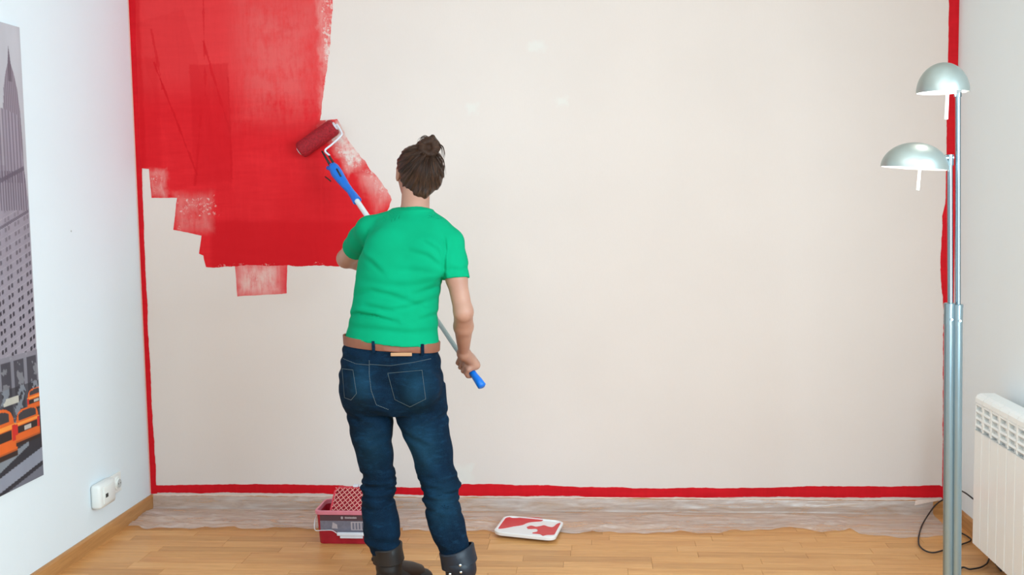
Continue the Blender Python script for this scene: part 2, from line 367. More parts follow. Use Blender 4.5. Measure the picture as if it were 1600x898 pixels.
# ------------------------------------------------------------------ masking film over the baseboard
def film_mat():
    t = NT('translucent_film'); t.t.nodes.remove(t.b)
    p = t.pos(); nz = t.noise(t.scale(p, (2.2, 15, 15)), 2.2, 5, 0.6, 0.5)
    tr = t.n('ShaderNodeBsdfTransparent'); tr.inputs[0].default_value = (0.96, 0.96, 0.96, 1)
    di = t.n('ShaderNodeBsdfDiffuse'); di.inputs[0].default_value = (*srgb(246, 242, 242), 1)
    tl = t.n('ShaderNodeBsdfTranslucent'); tl.inputs[0].default_value = (*srgb(246, 242, 242), 1)
    gl = t.n('ShaderNodeBsdfGlossy'); gl.inputs['Roughness'].default_value = 0.22
    bp = t.n('ShaderNodeBump'); t.lk(nz, bp.inputs['Height']); bp.inputs['Strength'].default_value = 0.5; bp.inputs['Distance'].default_value = 0.01
    t.lk(bp.outputs[0], gl.inputs['Normal']); t.lk(bp.outputs[0], di.inputs['Normal'])
    a = t.n('ShaderNodeMixShader'); a.inputs[0].default_value = 0.15; t.lk(di.outputs[0], a.inputs[1]); t.lk(tl.outputs[0], a.inputs[2])
    b_ = t.n('ShaderNodeMixShader'); b_.inputs[0].default_value = 0.14; t.lk(a.outputs[0], b_.inputs[1]); t.lk(gl.outputs[0], b_.inputs[2])
    c = t.n('ShaderNodeMixShader'); t.lk(t.map(nz, 0.30, 0.75, 0.22, 0.62), c.inputs[0]); t.lk(tr.outputs[0], c.inputs[1]); t.lk(b_.outputs[0], c.inputs[2])
    t.lk(c.outputs[0], t.out.inputs['Surface']); return t.m
M['film'] = film_mat()
def fbm(x, y, seed=0, octs=5, base=1.0, rough=0.55):
    rg = np.random.RandomState(seed); v = 0*x; a = 1.0; f = base
    for _ in range(octs):
        for k in range(3):
            an = rg.uniform(0, 2*np.pi); ph = rg.uniform(0, 6.28)
            v = v+a*np.sin((x*np.cos(an)+y*np.sin(an))*f+ph+0.8*np.sin((x*np.sin(an)-y*np.cos(an))*f*0.7+ph*2))/3
        a *= rough; f *= 1.9
    return v
edge_px = [(207, 822), (232, 829), (330, 828), (480, 828), (600, 832), (760, 832), (900, 833), (1060, 834), (1120, 836), (1185, 829), (1235, 824), (1262, 830), (1290, 835), (1328, 827), (1345, 836), (1400, 840), (1476, 839)]
ew = [at_floor(*q) for q in edge_px]; ex = np.array([q[0] for q in ew]); ey = np.array([q[1] for q in ew])
NX, NV = 520, 44; vs = []
x0f, x1f = 0.016, 3.53
for i in range(NX+1):
    x = x0f+(x1f-x0f)*i/NX; e = -np.interp(x, ex, ey)
    e += 0.008*math.sin(x*23)+0.006*math.sin(x*61+1)
    for j in range(NV+1):
        s_ = j/NV
        if s_ < 0.22: u = s_/0.22; yy = -0.0152-0.004*u; z = 0.061*(1-u)+0.004*u+0.0; w = 0.004*math.sin(u*math.pi)
        else:
            u = (s_-0.22)/0.78; e = min(e, 0.300) if .87 < x < 1.24 else e; yy = -0.0192-(e-0.0192)*u; z = 0.004*(1-u)+0.0030*u; w = 0.010*min(1, u*4)
        vs.append([x, yy, z, w, s_])
vs = np.array(vs); X_, S_ = vs[:, 0], vs[:, 4]
r1 = 1-np.abs(fbm(X_*3.2, S_*5, 3, 4, 2.2)); r2 = np.abs(fbm(X_*14, S_*9, 5, 4, 1.5))
bump_ = np.clip(r1, 0, 1)**3*1.0+0.35*r2+0.3*np.abs(fbm(X_*5+S_*6, S_*26, 9, 3, 1.0))
vs[:, 2] += np.where(S_ >= 0.22, vs[:, 3]*bump_, 0); vs[:, 1] -= np.where(S_ < 0.22, vs[:, 3]*1.4*bump_, 0)
# left end rides up over the side baseboard, right end lies slack in a loose pleat
def calm(x0, x1, y0, y1, cap):   # the film lies pressed flat under what stands on it
    s_ = 0.04; w = np.clip(np.minimum(np.minimum(vs[:, 0]-x0+s_, x1+s_-vs[:, 0]), np.minimum(vs[:, 1]-y0+s_, y1+s_-vs[:, 1]))/s_, 0, 1)
    vs[:, 2] = np.where((S_ >= .22), vs[:, 2]*(1-w)+np.minimum(vs[:, 2], cap)*w, vs[:, 2])
calm(1.62, 1.98, -0.42, -0.04, 0.0035); calm(3.15, 3.56, -0.8, -0.03, 0.003)
vs[:, 2] = np.maximum(vs[:, 2], 0.0028)
fc = [(i*(NV+1)+j, (i+1)*(NV+1)+j, (i+1)*(NV+1)+j+1, i*(NV+1)+j+1) for i in range(NX) for j in range(NV)]
o = mesh_obj('plastic_film', vs[:, :3], fc, M['film'], smooth=True)
tag(o, 'crumpled translucent plastic film taped along the back baseboard and floor', 'plastic film')

# ------------------------------------------------------------------ poster on the left wall
yR = -0.945; zT, zB = 2.052, 0.405; PWD = 0.62
def poster_color(u, v):   # u metres from the right edge, v metres from the bottom edge
    c = np.zeros(u.shape+(3,)); Hh = zT-zB
    sky = np.array(srgb(186, 186, 192)); c[:] = sky
    def put(mask, col, a=1.0):
        m_ = (mask*a)[..., None] if mask.dtype != bool else (mask.astype(float)*a)[..., None]
        c[:] = c*(1-m_)+np.array(srgb(*col))*m_
    n1 = fbm(u*60, v*60, 2, 4, 1.0); n2 = fbm(u*25, v*9, 6, 4, 1.0)
    # spire and crown of the tower, axis at u=0.075
    ax = 0.082; top = Hh-0.075
    hw = np.interp(v, [Hh-0.42, Hh-0.30, Hh-0.22, Hh-0.17, Hh-0.14, top], [0.062, 0.055, 0.042, 0.026, 0.010, 0.0005])
    tower = (np.abs(u-ax) < hw) & (v < top); put(tower, (146, 138, 148))
    put(tower & (np.abs(np.sin((u-ax)*260)) > 0.75), (108, 100, 112), 0.7)
    put(tower & (np.abs(u-ax) < 0.012) & (v > Hh-0.2), (96, 90, 100), 0.7)
    # broad shoulders below
    body = (v < Hh-0.33+0.03*np.sin(u*9)) & (u > -1) & (u > 0.006+0.04*np.clip((v-(Hh-0.62))/0.3, 0, 1)); put(body, (150, 143, 154)); put(body & (np.abs(u-ax) > 0.06) & (v > Hh-0.5), (170, 164, 172), .6)
    put(body & (np.abs(np.sin((u-0.01)*150)) > 0.8) & (v > Hh-0.56), (112, 104, 118), 0.75)
    ru = v+u*0.30
    put(body & (np.abs(ru-(Hh-0.50)) < 0.008), (104, 98, 110)); put(body & (np.abs(ru-(Hh-0.66)) < 0.006), (110, 104, 116))
    # rows of paired windows, larger and darker further down
    fa = body & (v < Hh-0.66) & (v > 0.47)
    pitch = 0.034; ph = np.mod(ru, pitch)/pitch; pu = np.mod(u+0.004, 0.063)/0.063
    win_ = fa & (ph > 0.30) & (ph < 0.74) & (((pu > 0.20) & (pu < 0.42)) | ((pu > 0.54) & (pu < 0.76)))
    dk = np.clip((Hh-0.55-v)/0.45, 0.25, 1.0); m3 = (win_*dk); put(m3.astype(float), (46, 42, 54))
    put(fa & (ph > 0.78) & (ph < 0.86), (176, 170, 180), 0.5)
    st = body & (v > Hh-0.66) & (v < Hh-0.52) & (np.mod(u, 0.016) < 0.008); put(st, (98, 92, 106), 0.8)
    # street level: dark shop fronts and pale columns
    low = v <= 0.47; put(low, (70, 68, 78)); put(low & (np.mod(u+0.01, 0.085) < 0.020), (128, 126, 136)); put((v < 0.475) & (v > 0.455), (134, 130, 140))
    put(low & (n1 > 0.5), (150, 150, 156), 0.55); put((v < 0.36) & (v > 0.20), (40, 40, 48), 0.75); put((v < 0.36) & (v > 0.20) & (n1 > 0.25), (130, 136, 146), 0.9)
    # road with pale blurred sweeps
    rd = v < 0.215; put(rd, (46, 46, 54)); sweep = v-(0.085-0.16*u)
    put(rd & (sweep > -0.028) & (sweep < 0.022), (140, 144, 158)); put(rd & (sweep > 0.050+.12*(.2-u)) & (sweep < 0.078) & (u > 0.09), (128, 134, 142)); put(rd & (sweep < -0.045), (110, 112, 124))
    # orange cabs: one seen from behind by the edge, one further left
    def cab(u0, u1, v0, v1):
        w = u1-u0; h = v1-v0; uu = (u-u0)/w; vv = (v-v0)/h; inn = (uu > 0) & (uu < 1) & (vv > 0) & (vv < 1)
        roof = 0.62+0.38*np.sqrt(np.clip(1-((uu-0.5)/0.46)**4, 0, 1)); put(inn & (vv < roof), (224, 100, 34))
        put(inn & (vv > 0.70) & (vv < roof-0.06) & (np.abs(uu-0.5) < 0.36), (60, 56, 60)); put(inn & (vv > 0.56) & (vv < 0.64), (246, 150, 60))
        put(inn & (vv > 0.34) & (vv < 0.54) & (np.abs(uu-0.5) < 0.40), (44, 34, 34)); put(inn & (vv > 0.37) & (vv < 0.50) & (np.abs(uu-0.5) < 0.14), (190, 180, 172))
        put(inn & (vv > 0.32) & (vv < 0.62) & ((uu < 0.09) | (uu > 0.91)), (206, 40, 34)); put(inn & (vv < 0.10), (50, 34, 30)); put(inn & (vv > 0.1) & (vv < .14), (180, 84, 34))
    cab(-0.04, 0.085, 0.255, 0.335); cab(0.165, 0.50, 0.115, 0.300); cab(0.008, 0.172, 0.148, 0.275)
    put((np.abs(u-0.19) < 0.05) & (np.abs(v-0.315) < 0.012) & (n1 < 0.5), (214, 210, 196), 0.8)
    return np.clip(c*(1+0.07*n2[..., None]), 0, 1)
nu = np.concatenate([np.linspace(0, 0.125, 84), np.linspace(0.13, PWD, 120)]); nv = np.linspace(0, zT-zB, 520)
Ug, Vg = np.meshgrid(nu, nv, indexing='ij'); cc = poster_color(Ug, Vg)
b = MB(); b.box(0.0006, 0.0080, yR-PWD, yR, zB, zT, b=0.0004)
poster = b.build('poster', simple('poster_board', srgb(215, 215, 215), 0.6)); tag(poster, 'tall frameless city poster with skyscraper and orange cabs on the left wall', 'poster')
pv = np.stack([np.full(Ug.shape, 0.0085), yR-0.0003-Ug*(1-0.0006/PWD), zB+0.0003+Vg*(1-0.0006/1.64)], -1).reshape(-1, 3); nvv = len(nv)
pf = [(i*nvv+j, (i+1)*nvv+j, (i+1)*nvv+j+1, i*nvv+j+1) for i in range(len(nu)-1) for j in range(nvv-1)]
t = NT('printed_picture'); a_ = t.n('ShaderNodeVertexColor', layer_name='print'); t.set(col=a_.outputs[0], rough=0.5, spec=0.3)
o = mesh_obj('print', pv, pf, t.m, poster); ca = o.data.color_attributes.new('print', 'FLOAT_COLOR', 'POINT')
ca.data.foreach_set('color', np.concatenate([cc.reshape(-1, 3), np.ones((len(pv), 1))], 1).astype(np.float32).ravel())

# ------------------------------------------------------------------ sockets on the left wall
M['white_plastic'] = simple('white_plastic', srgb(236, 238, 234), 0.35, var=0.02)
M['grey_plate'] = simple('grey_white_plastic', srgb(190, 196, 196), 0.45, var=0.02)
M['grey_hole'] = simple('dark_hole', srgb(50, 54, 52), 0.6)
def ring_box(b, yc, zc, w, h, x0, x1, bev): b.box(x0, x1, yc-w/2, yc+w/2, zc-h/2, zc+h/2, b=bev)
yo, zo = -0.360, 0.214
sock = empty('wall_socket', (0, yo, zo), 'white wall socket low on the left wall beside the adapter', 'socket')
b = MB(); ring_box(b, yo-0.0355, zo, 0.156, 0.084, 0.0003, 0.010, 0.003); b.build('frame_plate', M['white_plastic'], sock)
b = MB(); R90 = Matrix.Rotation(math.pi/2, 3, 'Y')
b.lathe([(0.0, 0.012), (0.0195, 0.012), (0.0215, 0.0065), (0.0265, 0.0065), (0.0280, 0.0045), (0.0290, 0.0)], (0.0098, yo, zo), 40, M=R90)
auto_smooth(b.build('socket_insert', M['white_plastic'], sock))
b = MB(); b.lathe([(0.0, 0.0004), (0.0185, 0.0004), (0.0185, 0.0)], (0.0220, yo, zo), 32, M=R90); b.build('socket_well', M['grey_plate'], sock)
for s in (-1, 1):
    b = MB(); b.lathe([(0.0, 0.0008), (0.0026, 0.0008), (0.0026, 0.0)], (0.0224, yo+s*0.0095, zo), 12, M=R90); b.build('contact_hole', M['grey_hole'], sock)
ad = empty('plug_adapter', (0.01, -0.52, zo), 'bulky white plug adapter with small dark hole on the left wall', 'adapter')
b = MB(); b.box(0.0002, 0.046, -0.585, -0.440, zo-0.052, zo+0.050, b=0.014); auto_smooth(b.build('housing', M['white_plastic'], ad), 60)
b = MB(); b.box(0.044, 0.0505, -0.560, -0.462, zo-0.036, zo+0.036, b=0.003); auto_smooth(b.build('front_cover', M['white_plastic'], ad), 50)
b = MB(); b.box(0.0500, 0.0515, -0.548, -0.526, zo-0.010, zo+0.006, b=0.0005); b.build('side_hole', M['grey_hole'], ad)
q = at_x(111, 361, 0); b = MB(); b.lathe([(0.004, 0.0), (0.0035, 0.0015), (0.0015, 0.002), (0, 0.001)], (0.0002, q[1], q[2]), 12, M=R90)
tag(b.build('wall_plug', simple('grey_plug', srgb(190, 194, 192), 0.6)), 'tiny grey wall plug in the left wall right of the poster', 'wall plug')

# ------------------------------------------------------------------ floor lamp
def metal(name, col, rough, mt=1.0):
    t = NT(name); p = t.obj(); nz = t.noise(t.scale(p, (30, 30, 2)), 8, 3)
    t.set(col=t.mix(nz, tuple(c*0.95 for c in col), col), rough=t.map(nz, 0, 1, rough*0.85, rough*1.15), metal=mt); return t.m
M['chrome'] = metal('polished_chrome', (0.26, 0.32, 0.36), 0.07); M['satin'] = metal('satin_silver', srgb(166, 174, 170), 0.38, 0.8)
M['tube_paint'] = metal('silver_blue_tube', srgb(134, 150, 156), 0.30, 0.75)
YL = -1.63
lp = lambda px, py: at(px, py, YL)
base = at(1493, 1066, YL); base[2] = 0
lamp = empty('floor_lamp', (float(base[0]), YL, 0), 'silver twin-headed floor lamp on twin tubes before the right corner', 'lamp')
LZ = lambda px, py: Vector(lp(px, py))
b = MB(); b.lathe([(0.0, 0.0), (0.13, 0.0), (0.135, 0.004), (0.134, 0.016), (0.125, 0.022), (0.05, 0.027), (0.0, 0.028)], (base[0], YL, 0), 48); auto_smooth(b.build('base', M['tube_paint'], lamp))
jl, jr = lp(1483.5, 476), lp(1496.3, 480)
for (px, py, pb) in ((1483.3, 476, 1481), (1496.3, 478, 1494)):
    a, c = LZ(px, py), LZ(pb, 898); d = (c-a)/(c.z-a.z); bot_ = a+d*(0.02-a.z)
    b = MB(); b.tube([bot_, a], 0.0136, 28); auto_smooth(b.build('tube', M['tube_paint'], lamp))
    b = MB(); b.tube([a-Vector((0, 0, 0.004)), a+Vector((0, 0, 0.004)), a+Vector((0, 0, 0.0055))], [0.0150, 0.0150, 0.012], 28)
    b.tube([a+Vector((0, 0, -0.055)), a+Vector((0, 0, -0.004))], 0.0143, 28); cl = auto_smooth(b.build('collar', M['tube_paint'], lamp))
    b = MB(); b.tube([a+Vector((0.002, -0.0135, -0.040)), a+Vector((0.002, -0.0185, -0.040))], 0.0035, 10); b.build('screw', M['chrome'], cl)
rod1b, rod1t = LZ(1484.8, 478), LZ(1484.2, 246); rod2b, rod2t = LZ(1497.0, 480), LZ(1497.0, 140)
b = MB(); b.tube([rod1b, rod1t], 0.0072, 24); auto_smooth(b.build('rod', M['chrome'], lamp))
b = MB(); b.tube([rod2b, rod2t], 0.0072, 24); auto_smooth(b.build('rod', M['chrome'], lamp))
def shell_prof(r, h, th=0.0018, n=18, pw_=1.0):
    out = [(r*math.cos(a_), h*math.sin(a_)**pw_) for a_ in np.linspace(0, math.pi/2, n)]
    out[-1] = (0.0, h); inn = [((r-th)*math.cos(a_), (h-th)*math.sin(a_)**pw_-0.0) for a_ in np.linspace(math.pi/2, 0, n)]; inn[0] = (0.0, h-th)
    return out, inn
M['inner_white'] = simple('lamp_inner_white', (0.92, 0.92, 0.90), 0.4, var=0.01)
t = NT('lit_bulb_glass'); t.set(col=(1, 1, 1), emi=(1.0, 0.97, 0.9), es=4.0); M['bulb'] = t.m
M['frost'] = simple('frosted_white_rod', srgb(240, 240, 236), 0.3, var=0.02)
def head(name, c, r, h, tilt, sy, sx=1.0, label=None):
    Mx = (Matrix.Rotation(tilt, 4, 'Y')).to_3x3()
    out, inn = shell_prof(r, h); b = MB()
    b.lathe(out+inn, c, 56, sc=(sx, sy), M=Mx); mi = []
    b.m = [0]*((len(out)-1)*56)+[1]*((len(b.f))-(len(out)-1)*56)
    o = b.build(name, None, lamp, mats=[M['satin'], M['inner_white']]); auto_smooth(o, 60)
    if label: o['label'] = label
    return o, Mx
c1 = LZ(1473, 144.5); h1, Mx1 = head('lamp_shade', c1, 0.0700, 0.082, 0.0, 1.0, label='upper round dome shade')
b = MB(); q = c1+Vector((0.004, -0.02, -0.075)); b.tube([c1+Vector((0.008, -0.02, 0.03)), q], [0.0042, 0.0052], 14); b.build('glass_rod', M['frost'], h1)
b = MB(); b.tube([c1+Vector((0, 0, 0.02)), c1+Vector((0, 0, 0.055))], [0.014, 0.010], 16); b.build('bulb', M['bulb'], h1)
b = MB(); b.tube([rod2t-Vector((0, 0, 0.02)), rod2t+Vector((0, 0, 0.006))], 0.010, 20); b.tube([rod2t, c1+Vector((0.045, 0, 0.015)), c1+Vector((0.01, 0, 0.03))], 0.005, 12); auto_smooth(b.build('joint', M['chrome'], lamp))
c2 = LZ(1429, 263.0); h2, Mx2 = head('lamp_shade', c2, 0.0920, 0.072, math.radians(5), 0.80, label='lower oval dome shade reaching left')
b = MB(); q = LZ(1434, 297); b.tube([LZ(1438, 256), q], [0.0036, 0.0046], 14); b.build('glass_rod', M['frost'], h2)
b = MB(); b.tube([c2+Vector((0, 0, 0.015)), c2+Vector((0, 0, 0.045))], [0.014, 0.010], 16); b.build('bulb', M['bulb'], h2)
hg = LZ(1471, 247); b = MB(); b.tube([LZ(1462, 247), hg], 0.0125, 20); b.tube([hg, LZ(1477, 247)], 0.007, 16); b.tube([LZ(1475, 247), LZ(1489, 246)], 0.009, 16); b.tube([rod1t-Vector((0, 0, 0.022)), rod1t+Vector((0, 0, 0.008))], 0.0105, 20)
b.tube([hg+Vector((0, -0.02, 0)), hg+Vector((0, 0.02, 0))], 0.006, 14); auto_smooth(b.build('hinge', M['chrome'], lamp))
for c_, e_ in ((c1, 0.35), (c2, 0.45)):
    l = bpy.data.lights.new('lamp_bulb_light', 'POINT'); l.energy = e_; l.shadow_soft_size = 0.02; l.color = (1, 0.96, 0.88)
    o = bpy.data.objects.new('lamp_bulb_light', l); COL.objects.link(o); o.location = c_+Vector((0, 0, 0.008))

# ------------------------------------------------------------------ cables
M['black_rubber'] = simple('black_cable', srgb(34, 32, 32), 0.5)
fl = lambda px, py: tuple(at_floor(px, py, 0.0085))
hi = lambda px, py, Y: tuple(at(px, py, Y))
b = MB(); pts = [(3.600, -0.585, 0.165), (3.585, -0.52, 0.166), hi(1503, 767, -0.30), hi(1485, 775, -0.14), hi(1466, 785, -0.045), hi(1453, 800, -0.06), fl(1440, 822), fl(1435, 845), fl(1441, 857), fl(1457, 863), fl(1478, 858), fl(1503, 850), fl(1517, 844), fl(1512, 838), fl(1503, 833), fl(1488, 826), fl(1486, 836)]
b.tube(spline(pts, 10), 0.0032, 8); tag(b.build('cable', M['black_rubber'], smooth=True), 'thin black cable looping on the floor behind the lamp', 'cable')
b = MB(); pts = [(base[0]+0.12, YL+0.03, 0.007), (base[0]+0.22, YL+0.2, 0.0045), (base[0]+.16, -1.1, .0045), fl(1500, 890), fl(1516, 889), fl(1532, 886), fl(1542, 880), fl(1548, 872), (3.56, -0.73, 0.0045)]
b.tube(spline(pts, 10), 0.0032, 8); tag(b.build('cable', M['black_rubber'], smooth=True), 'black lamp cord running from the lamp base under the radiator', 'cable')

# ------------------------------------------------------------------ radiator
M['rad'] = simple('radiator_enamel', srgb(248, 250, 248), 0.32, var=0.01); M['rad_in'] = simple('radiator_shaded_inside', srgb(196, 208, 200), 0.6)  # inside colour holds the greenish shade of the grille openings
rad = empty('radiator', (3.53, -1.02, 0.08), 'white ribbed aluminium radiator on the right wall', 'radiator')
XF, XB_, zb_, zt_ = 3.487, 3.572, 0.080, 0.652; pit = 0.080; y0r = -0.632; NS = 10
def sec_mesh():
    b = MB(); w = pit-0.0020; h = w/2
    # front plate with softly rounded vertical edges, lower two thirds
    prof = [(XF+0.008, -h), (XF+0.0015, -h+0.001), (XF, -h+0.004), (XF, h-0.004), (XF+0.0015, h-0.001), (XF+0.008, h)]
    z0, z1 = 0, 0.435; n = len(prof)
    b.add([(x, y, z0+0.006*(x > XF+1) ) for x, y in prof]+[(x, y, z1) for x, y in prof], [(i, i+1, n+i+1, n+i) for i in range(n-1)])
    b.box(XF+0.006, XF+0.012, -h, h, z0, z1)                       # plate thickness
    b.box(XF+0.012, XB_-0.006, -0.006, 0.006, 0.02, 0.54)           # central water channel
    [b.box(XF+.008, XB_-.008, s*h-(.002 if s > 0 else 0), s*h+(.002 if s < 0 else 0), 0.004, 0.434) for s in (-1, 1)]; b.box(XB_-0.006, XB_, -h, h, 0.0, 0.545)                        # rear plate
    b.box(XF+0.012, XB_-0.006, -0.022, -0.020, 0.03, 0.50); b.box(XF+0.012, XB_-0.006, 0.020, 0.022, 0.03, 0.50)
    for s in (-1, 1):                                               # side ribs of the grille
        b.box(XF+0.002, XF+0.030, s*h-(0.006 if s > 0 else 0), s*h+(0.006 if s < 0 else 0), 0.435, 0.548, b=0.002)
    # rounded cap
    cp = [(XF+0.001, 0.540), (XF+0.002, 0.556), (XF+0.008, 0.566), (XF+0.020, 0.572), (XB_-0.014, 0.572), (XB_-0.004, 0.566), (XB_, 0.552), (XB_, 0.540)]
    n = len(cp); b.add([(x, -h, z) for x, z in cp]+[(x, h, z) for x, z in cp], [(i, i+1, n+i+1, n+i) for i in range(n-1)]+[tuple(range(n)), tuple(range(n, 2*n))[::-1], (0, n-1, 2*n-1, n)])
    return b
def slat_mesh():
    b = MB(); w = pit-0.003; h = w/2-0.005
    pr = [(XF+0.002, 0.0), (XF+0.006, 0.006), (XF+0.034, 0.014), (XF+0.034, 0.011), (XF+0.010, 0.002), (XF+0.003, -0.003)]
    n = len(pr); b.add([(x, -h, z) for x, z in pr]+[(x, h, z) for x, z in pr], [(i, (i+1) % n, n+(i+1) % n, n+i) for i in range(n)]+[tuple(range(n)), tuple(range(n, 2*n))[::-1]])
    return b
def back_mesh():
    b = MB(); b.box(XF+0.036, XF+0.040, -pit/2+0.004, pit/2-0.004, 0.436, 0.540); return b
s0 = sl0 = bk0 = None
for k in range(NS):
    yc = y0r-pit*(k+0.5)
    if k == 0:
        s0 = sec_mesh().build('section', M['rad']); bk0 = back_mesh().build('inner_plate', M['rad_in']); sl0 = slat_mesh().build('slat', M['rad'])
        s, k1, l0 = s0, bk0, sl0
    else:
        s, k1, l0 = s0.copy(), bk0.copy(), sl0.copy(); [COL.objects.link(q) for q in (s, k1, l0)]
    s.parent = rad; s.location = (-3.53, yc+1.02, 0.0)
    k1.parent = s; k1.location = (0, 0, 0); l0.parent = s; l0.location = (0, 0, 0.452)
    for j in range(1, 4):
        l = sl0.copy(); COL.objects.link(l); l.parent = s; l.location = (0, 0, 0.452+0.0265*j)
b = MB(); b.tube([(3.53, y0r+0.0, 0.62), (3.53, y0r+0.008, 0.62)], 0.017, 20); auto_smooth(b.build('end_plug', M['rad'], rad)); b = MB(); b.tube([(3.53, y0r+0.0, 0.12), (3.53, y0r+0.008, 0.12)], 0.017, 20); auto_smooth(b.build('end_plug', M['rad'], rad))
for zz in (0.15, 0.58):
    for yy in (-0.75, -1.30): b = MB(); b.box(XB_, RW-0.0005, yy-0.012, yy+0.012, zz, zz+0.03); b.build('bracket', M['rad'], rad)

# ------------------------------------------------------------------ paint bucket with grid
t = NT('red_bucket_plastic'); nz = t.noise(t.obj(), 20, 4); t.set(col=t.mix(t.map(nz, .3, .7), srgb(186, 34, 56), srgb(166, 22, 44)), rough=0.35, trans=0.0); M['bucket_red'] = t.m
M['bucket_rim'] = simple('pale_red_rim', srgb(222, 128, 144), 0.4, var=0.12, scale=40)
M['handle_white'] = simple('white_handle', srgb(226, 228, 236), 0.4)
bx0, bx1, by0, by1, bh = 0.914, 1.205, -0.500, -0.325, 0.143
bc = ((bx0+bx1)/2, (by0+by1)/2)
bucket = empty('paint_bucket', (bc[0], bc[1], 0), 'red rectangular paint bucket with grey label standing behind the left boot', 'bucket')
def rrect(hx, hy, r, n=5):
    out = []
    for cx, cy, a0 in ((hx-r, hy-r, 0), (-hx+r, hy-r, 90), (-hx+r, -hy+r, 180), (hx-r, -hy+r, 270)):
        for k in range(n+1): a = math.radians(a0+90*k/n); out.append((cx+r*math.cos(a), cy+r*math.sin(a)))
    return out
def loft(levels, c, mat, name, parent, close0=True, close1=True):
    b = MB(); rings = [[(c[0]+x, c[1]+y, z) for x, y in rrect(hx, hy, r)] for hx, hy, r, z in levels]; n = len(rings[0])
    v = [p for rg in rings for p in rg]; f = [(i*n+k, i*n+(k+1) % n, (i+1)*n+(k+1) % n, (i+1)*n+k) for i in range(len(rings)-1) for k in range(n)]
    if close0: f.append(tuple(range(n))[::-1])
    if close1: f.append(tuple((len(rings)-1)*n+k for k in range(n)))
    b.add(v, f); return auto_smooth(b.build(name, mat, parent), 30)
HX, HY = (bx1-bx0)/2, (by1-by0)/2
loft([(HX-.012, HY-.012, .02, 0.0005), (HX-.010, HY-.010, .022, 0.004), (HX-.002, HY-.002, .024, bh-.016), (HX-.006, HY-.006, .022, bh-.016), (HX-.014, HY-.014, .02, 0.006)], bc, M['bucket_red'], 'body', bucket, True, True)
loft([(HX-.001, HY-.001, .024, bh-.018), (HX+.004, HY+.004, .027, bh-.016), (HX+.004, HY+.004, .027, bh-.003), (HX+.001, HY+.001, .025, bh), (HX-.006, HY-.006, .022, bh-.001), (HX-.007, HY-.007, .022, bh-.018)], bc, M['bucket_rim'], 'rim', bucket, False, False)
loft([(HX-.013, HY-.013, .02, 0.02), (HX-.012, HY-.012, .02, 0.055)], bc, M['red_band'], 'paint', bucket)['label'] = 'red paint filling the bucket'
# label printed on the front
M['lab_dark'] = simple('label_dark', srgb(84, 60, 68), 0.45); M['lab_grey'] = simple('label_grey', srgb(120, 118, 132), 0.45, var=0.25, scale=90); M['lab_light'] = simple('label_pale', srgb(184, 172, 176), 0.5, var=0.2, scale=120); M['lab_teal'] = simple('label_teal', srgb(18, 66, 80), 0.5)
yf = lambda z: by0+0.012-0.010*min(1, z/(bh-.016))-0.0012
def decal(b, poly, m, off): b.prism(poly, lambda u, v, d: (u, yf(v)-off-d, v), 0.0005, m)
b = MB(); X0, X1 = bx0+.020, bx1-.020
decal(b, [(X0, .060), (X0+.055, .060), (X0+.075, .045), (X1-.060, .045), (X1-.042, .060), (X1, .060), (X1, .104), (X0, .104)], 1, 0)
decal(b, [(X0, .100), (X1, .100), (X1, .124), (X0, .124)], 0, .0002)
decal(b, [(X0+.128, .060), (X0+.185, .060), (X0+.185, .096), (X0+.128, .096)], 2, .0004)
decal(b, [(X0+.190, .066), (X0+.222, .066), (X0+.222, .096), (X0+.190, .096)], 3, .0004)
for k in range(4): decal(b, [(X0+.134+.013*k, .064), (X0+.142+.013*k, .064), (X0+.142+.013*k, .092), (X0+.134+.013*k, .092)], 1, .0007)
for k in range(3): decal(b, [(X0+.012+.036*k, .068), (X0+.036+.036*k, .066), (X0+.034+.036*k, .090-.006*(k % 2)), (X0+.016+.036*k, .094)], 2 if k == 1 else 1, .0003+.0001*k)
decal(b, [(X0+.092+.005*math.cos(a_), .113+.006*math.sin(a_)) for a_ in np.linspace(0, 2*math.pi, 13)[:-1]], 2, .0005)
xx = X0+.104
for k, w in enumerate((.005, .004, .0045, .004, .005, .003, .005, .0045, .004)):
    decal(b, [(xx, .1095), (xx+w, .1095), (xx+w, .1165+(.001 if k % 3 == 0 else 0)), (xx, .1165)], 2, .0005); xx += w+.0012
b.build('label', None, bucket, mats=[M['lab_dark'], M['lab_grey'], M['lab_light'], M['lab_teal']])
# wire handle folded down in front with a white grip
b = MB(); yh = by0-0.006
hp = [(bx0-.004, bc[1], .118), (bx0-.006, by0+.02, .098), (bx0+.0, yh, .064), (bx0+.03, yh, .062), (X0+.050, yh, .062), (X0+.072, yh, .050), (X0+.095, yh-.002, .048), (X1-.085, yh-.002, .048), (X1-.060, yh, .050), (X1-.042, yh, .062), (bx1, yh, .062), (bx1+.010, by0+.02, .098), (bx1+.004, bc[1], .118)]
b.tube(spline(hp, 6), 0.0016, 8); hd = b.build('wire_handle', M['handle_white'], bucket, smooth=True)
b = MB(); b.box(X0+.072, X1-.060, yh-.0075, yh+.0040, .041, .055, b=.003); b.box(X0+.084, X1-.072, yh-.003, yh+.001, .030, .042, b=.0012); b.build('grip', M['handle_white'], hd)
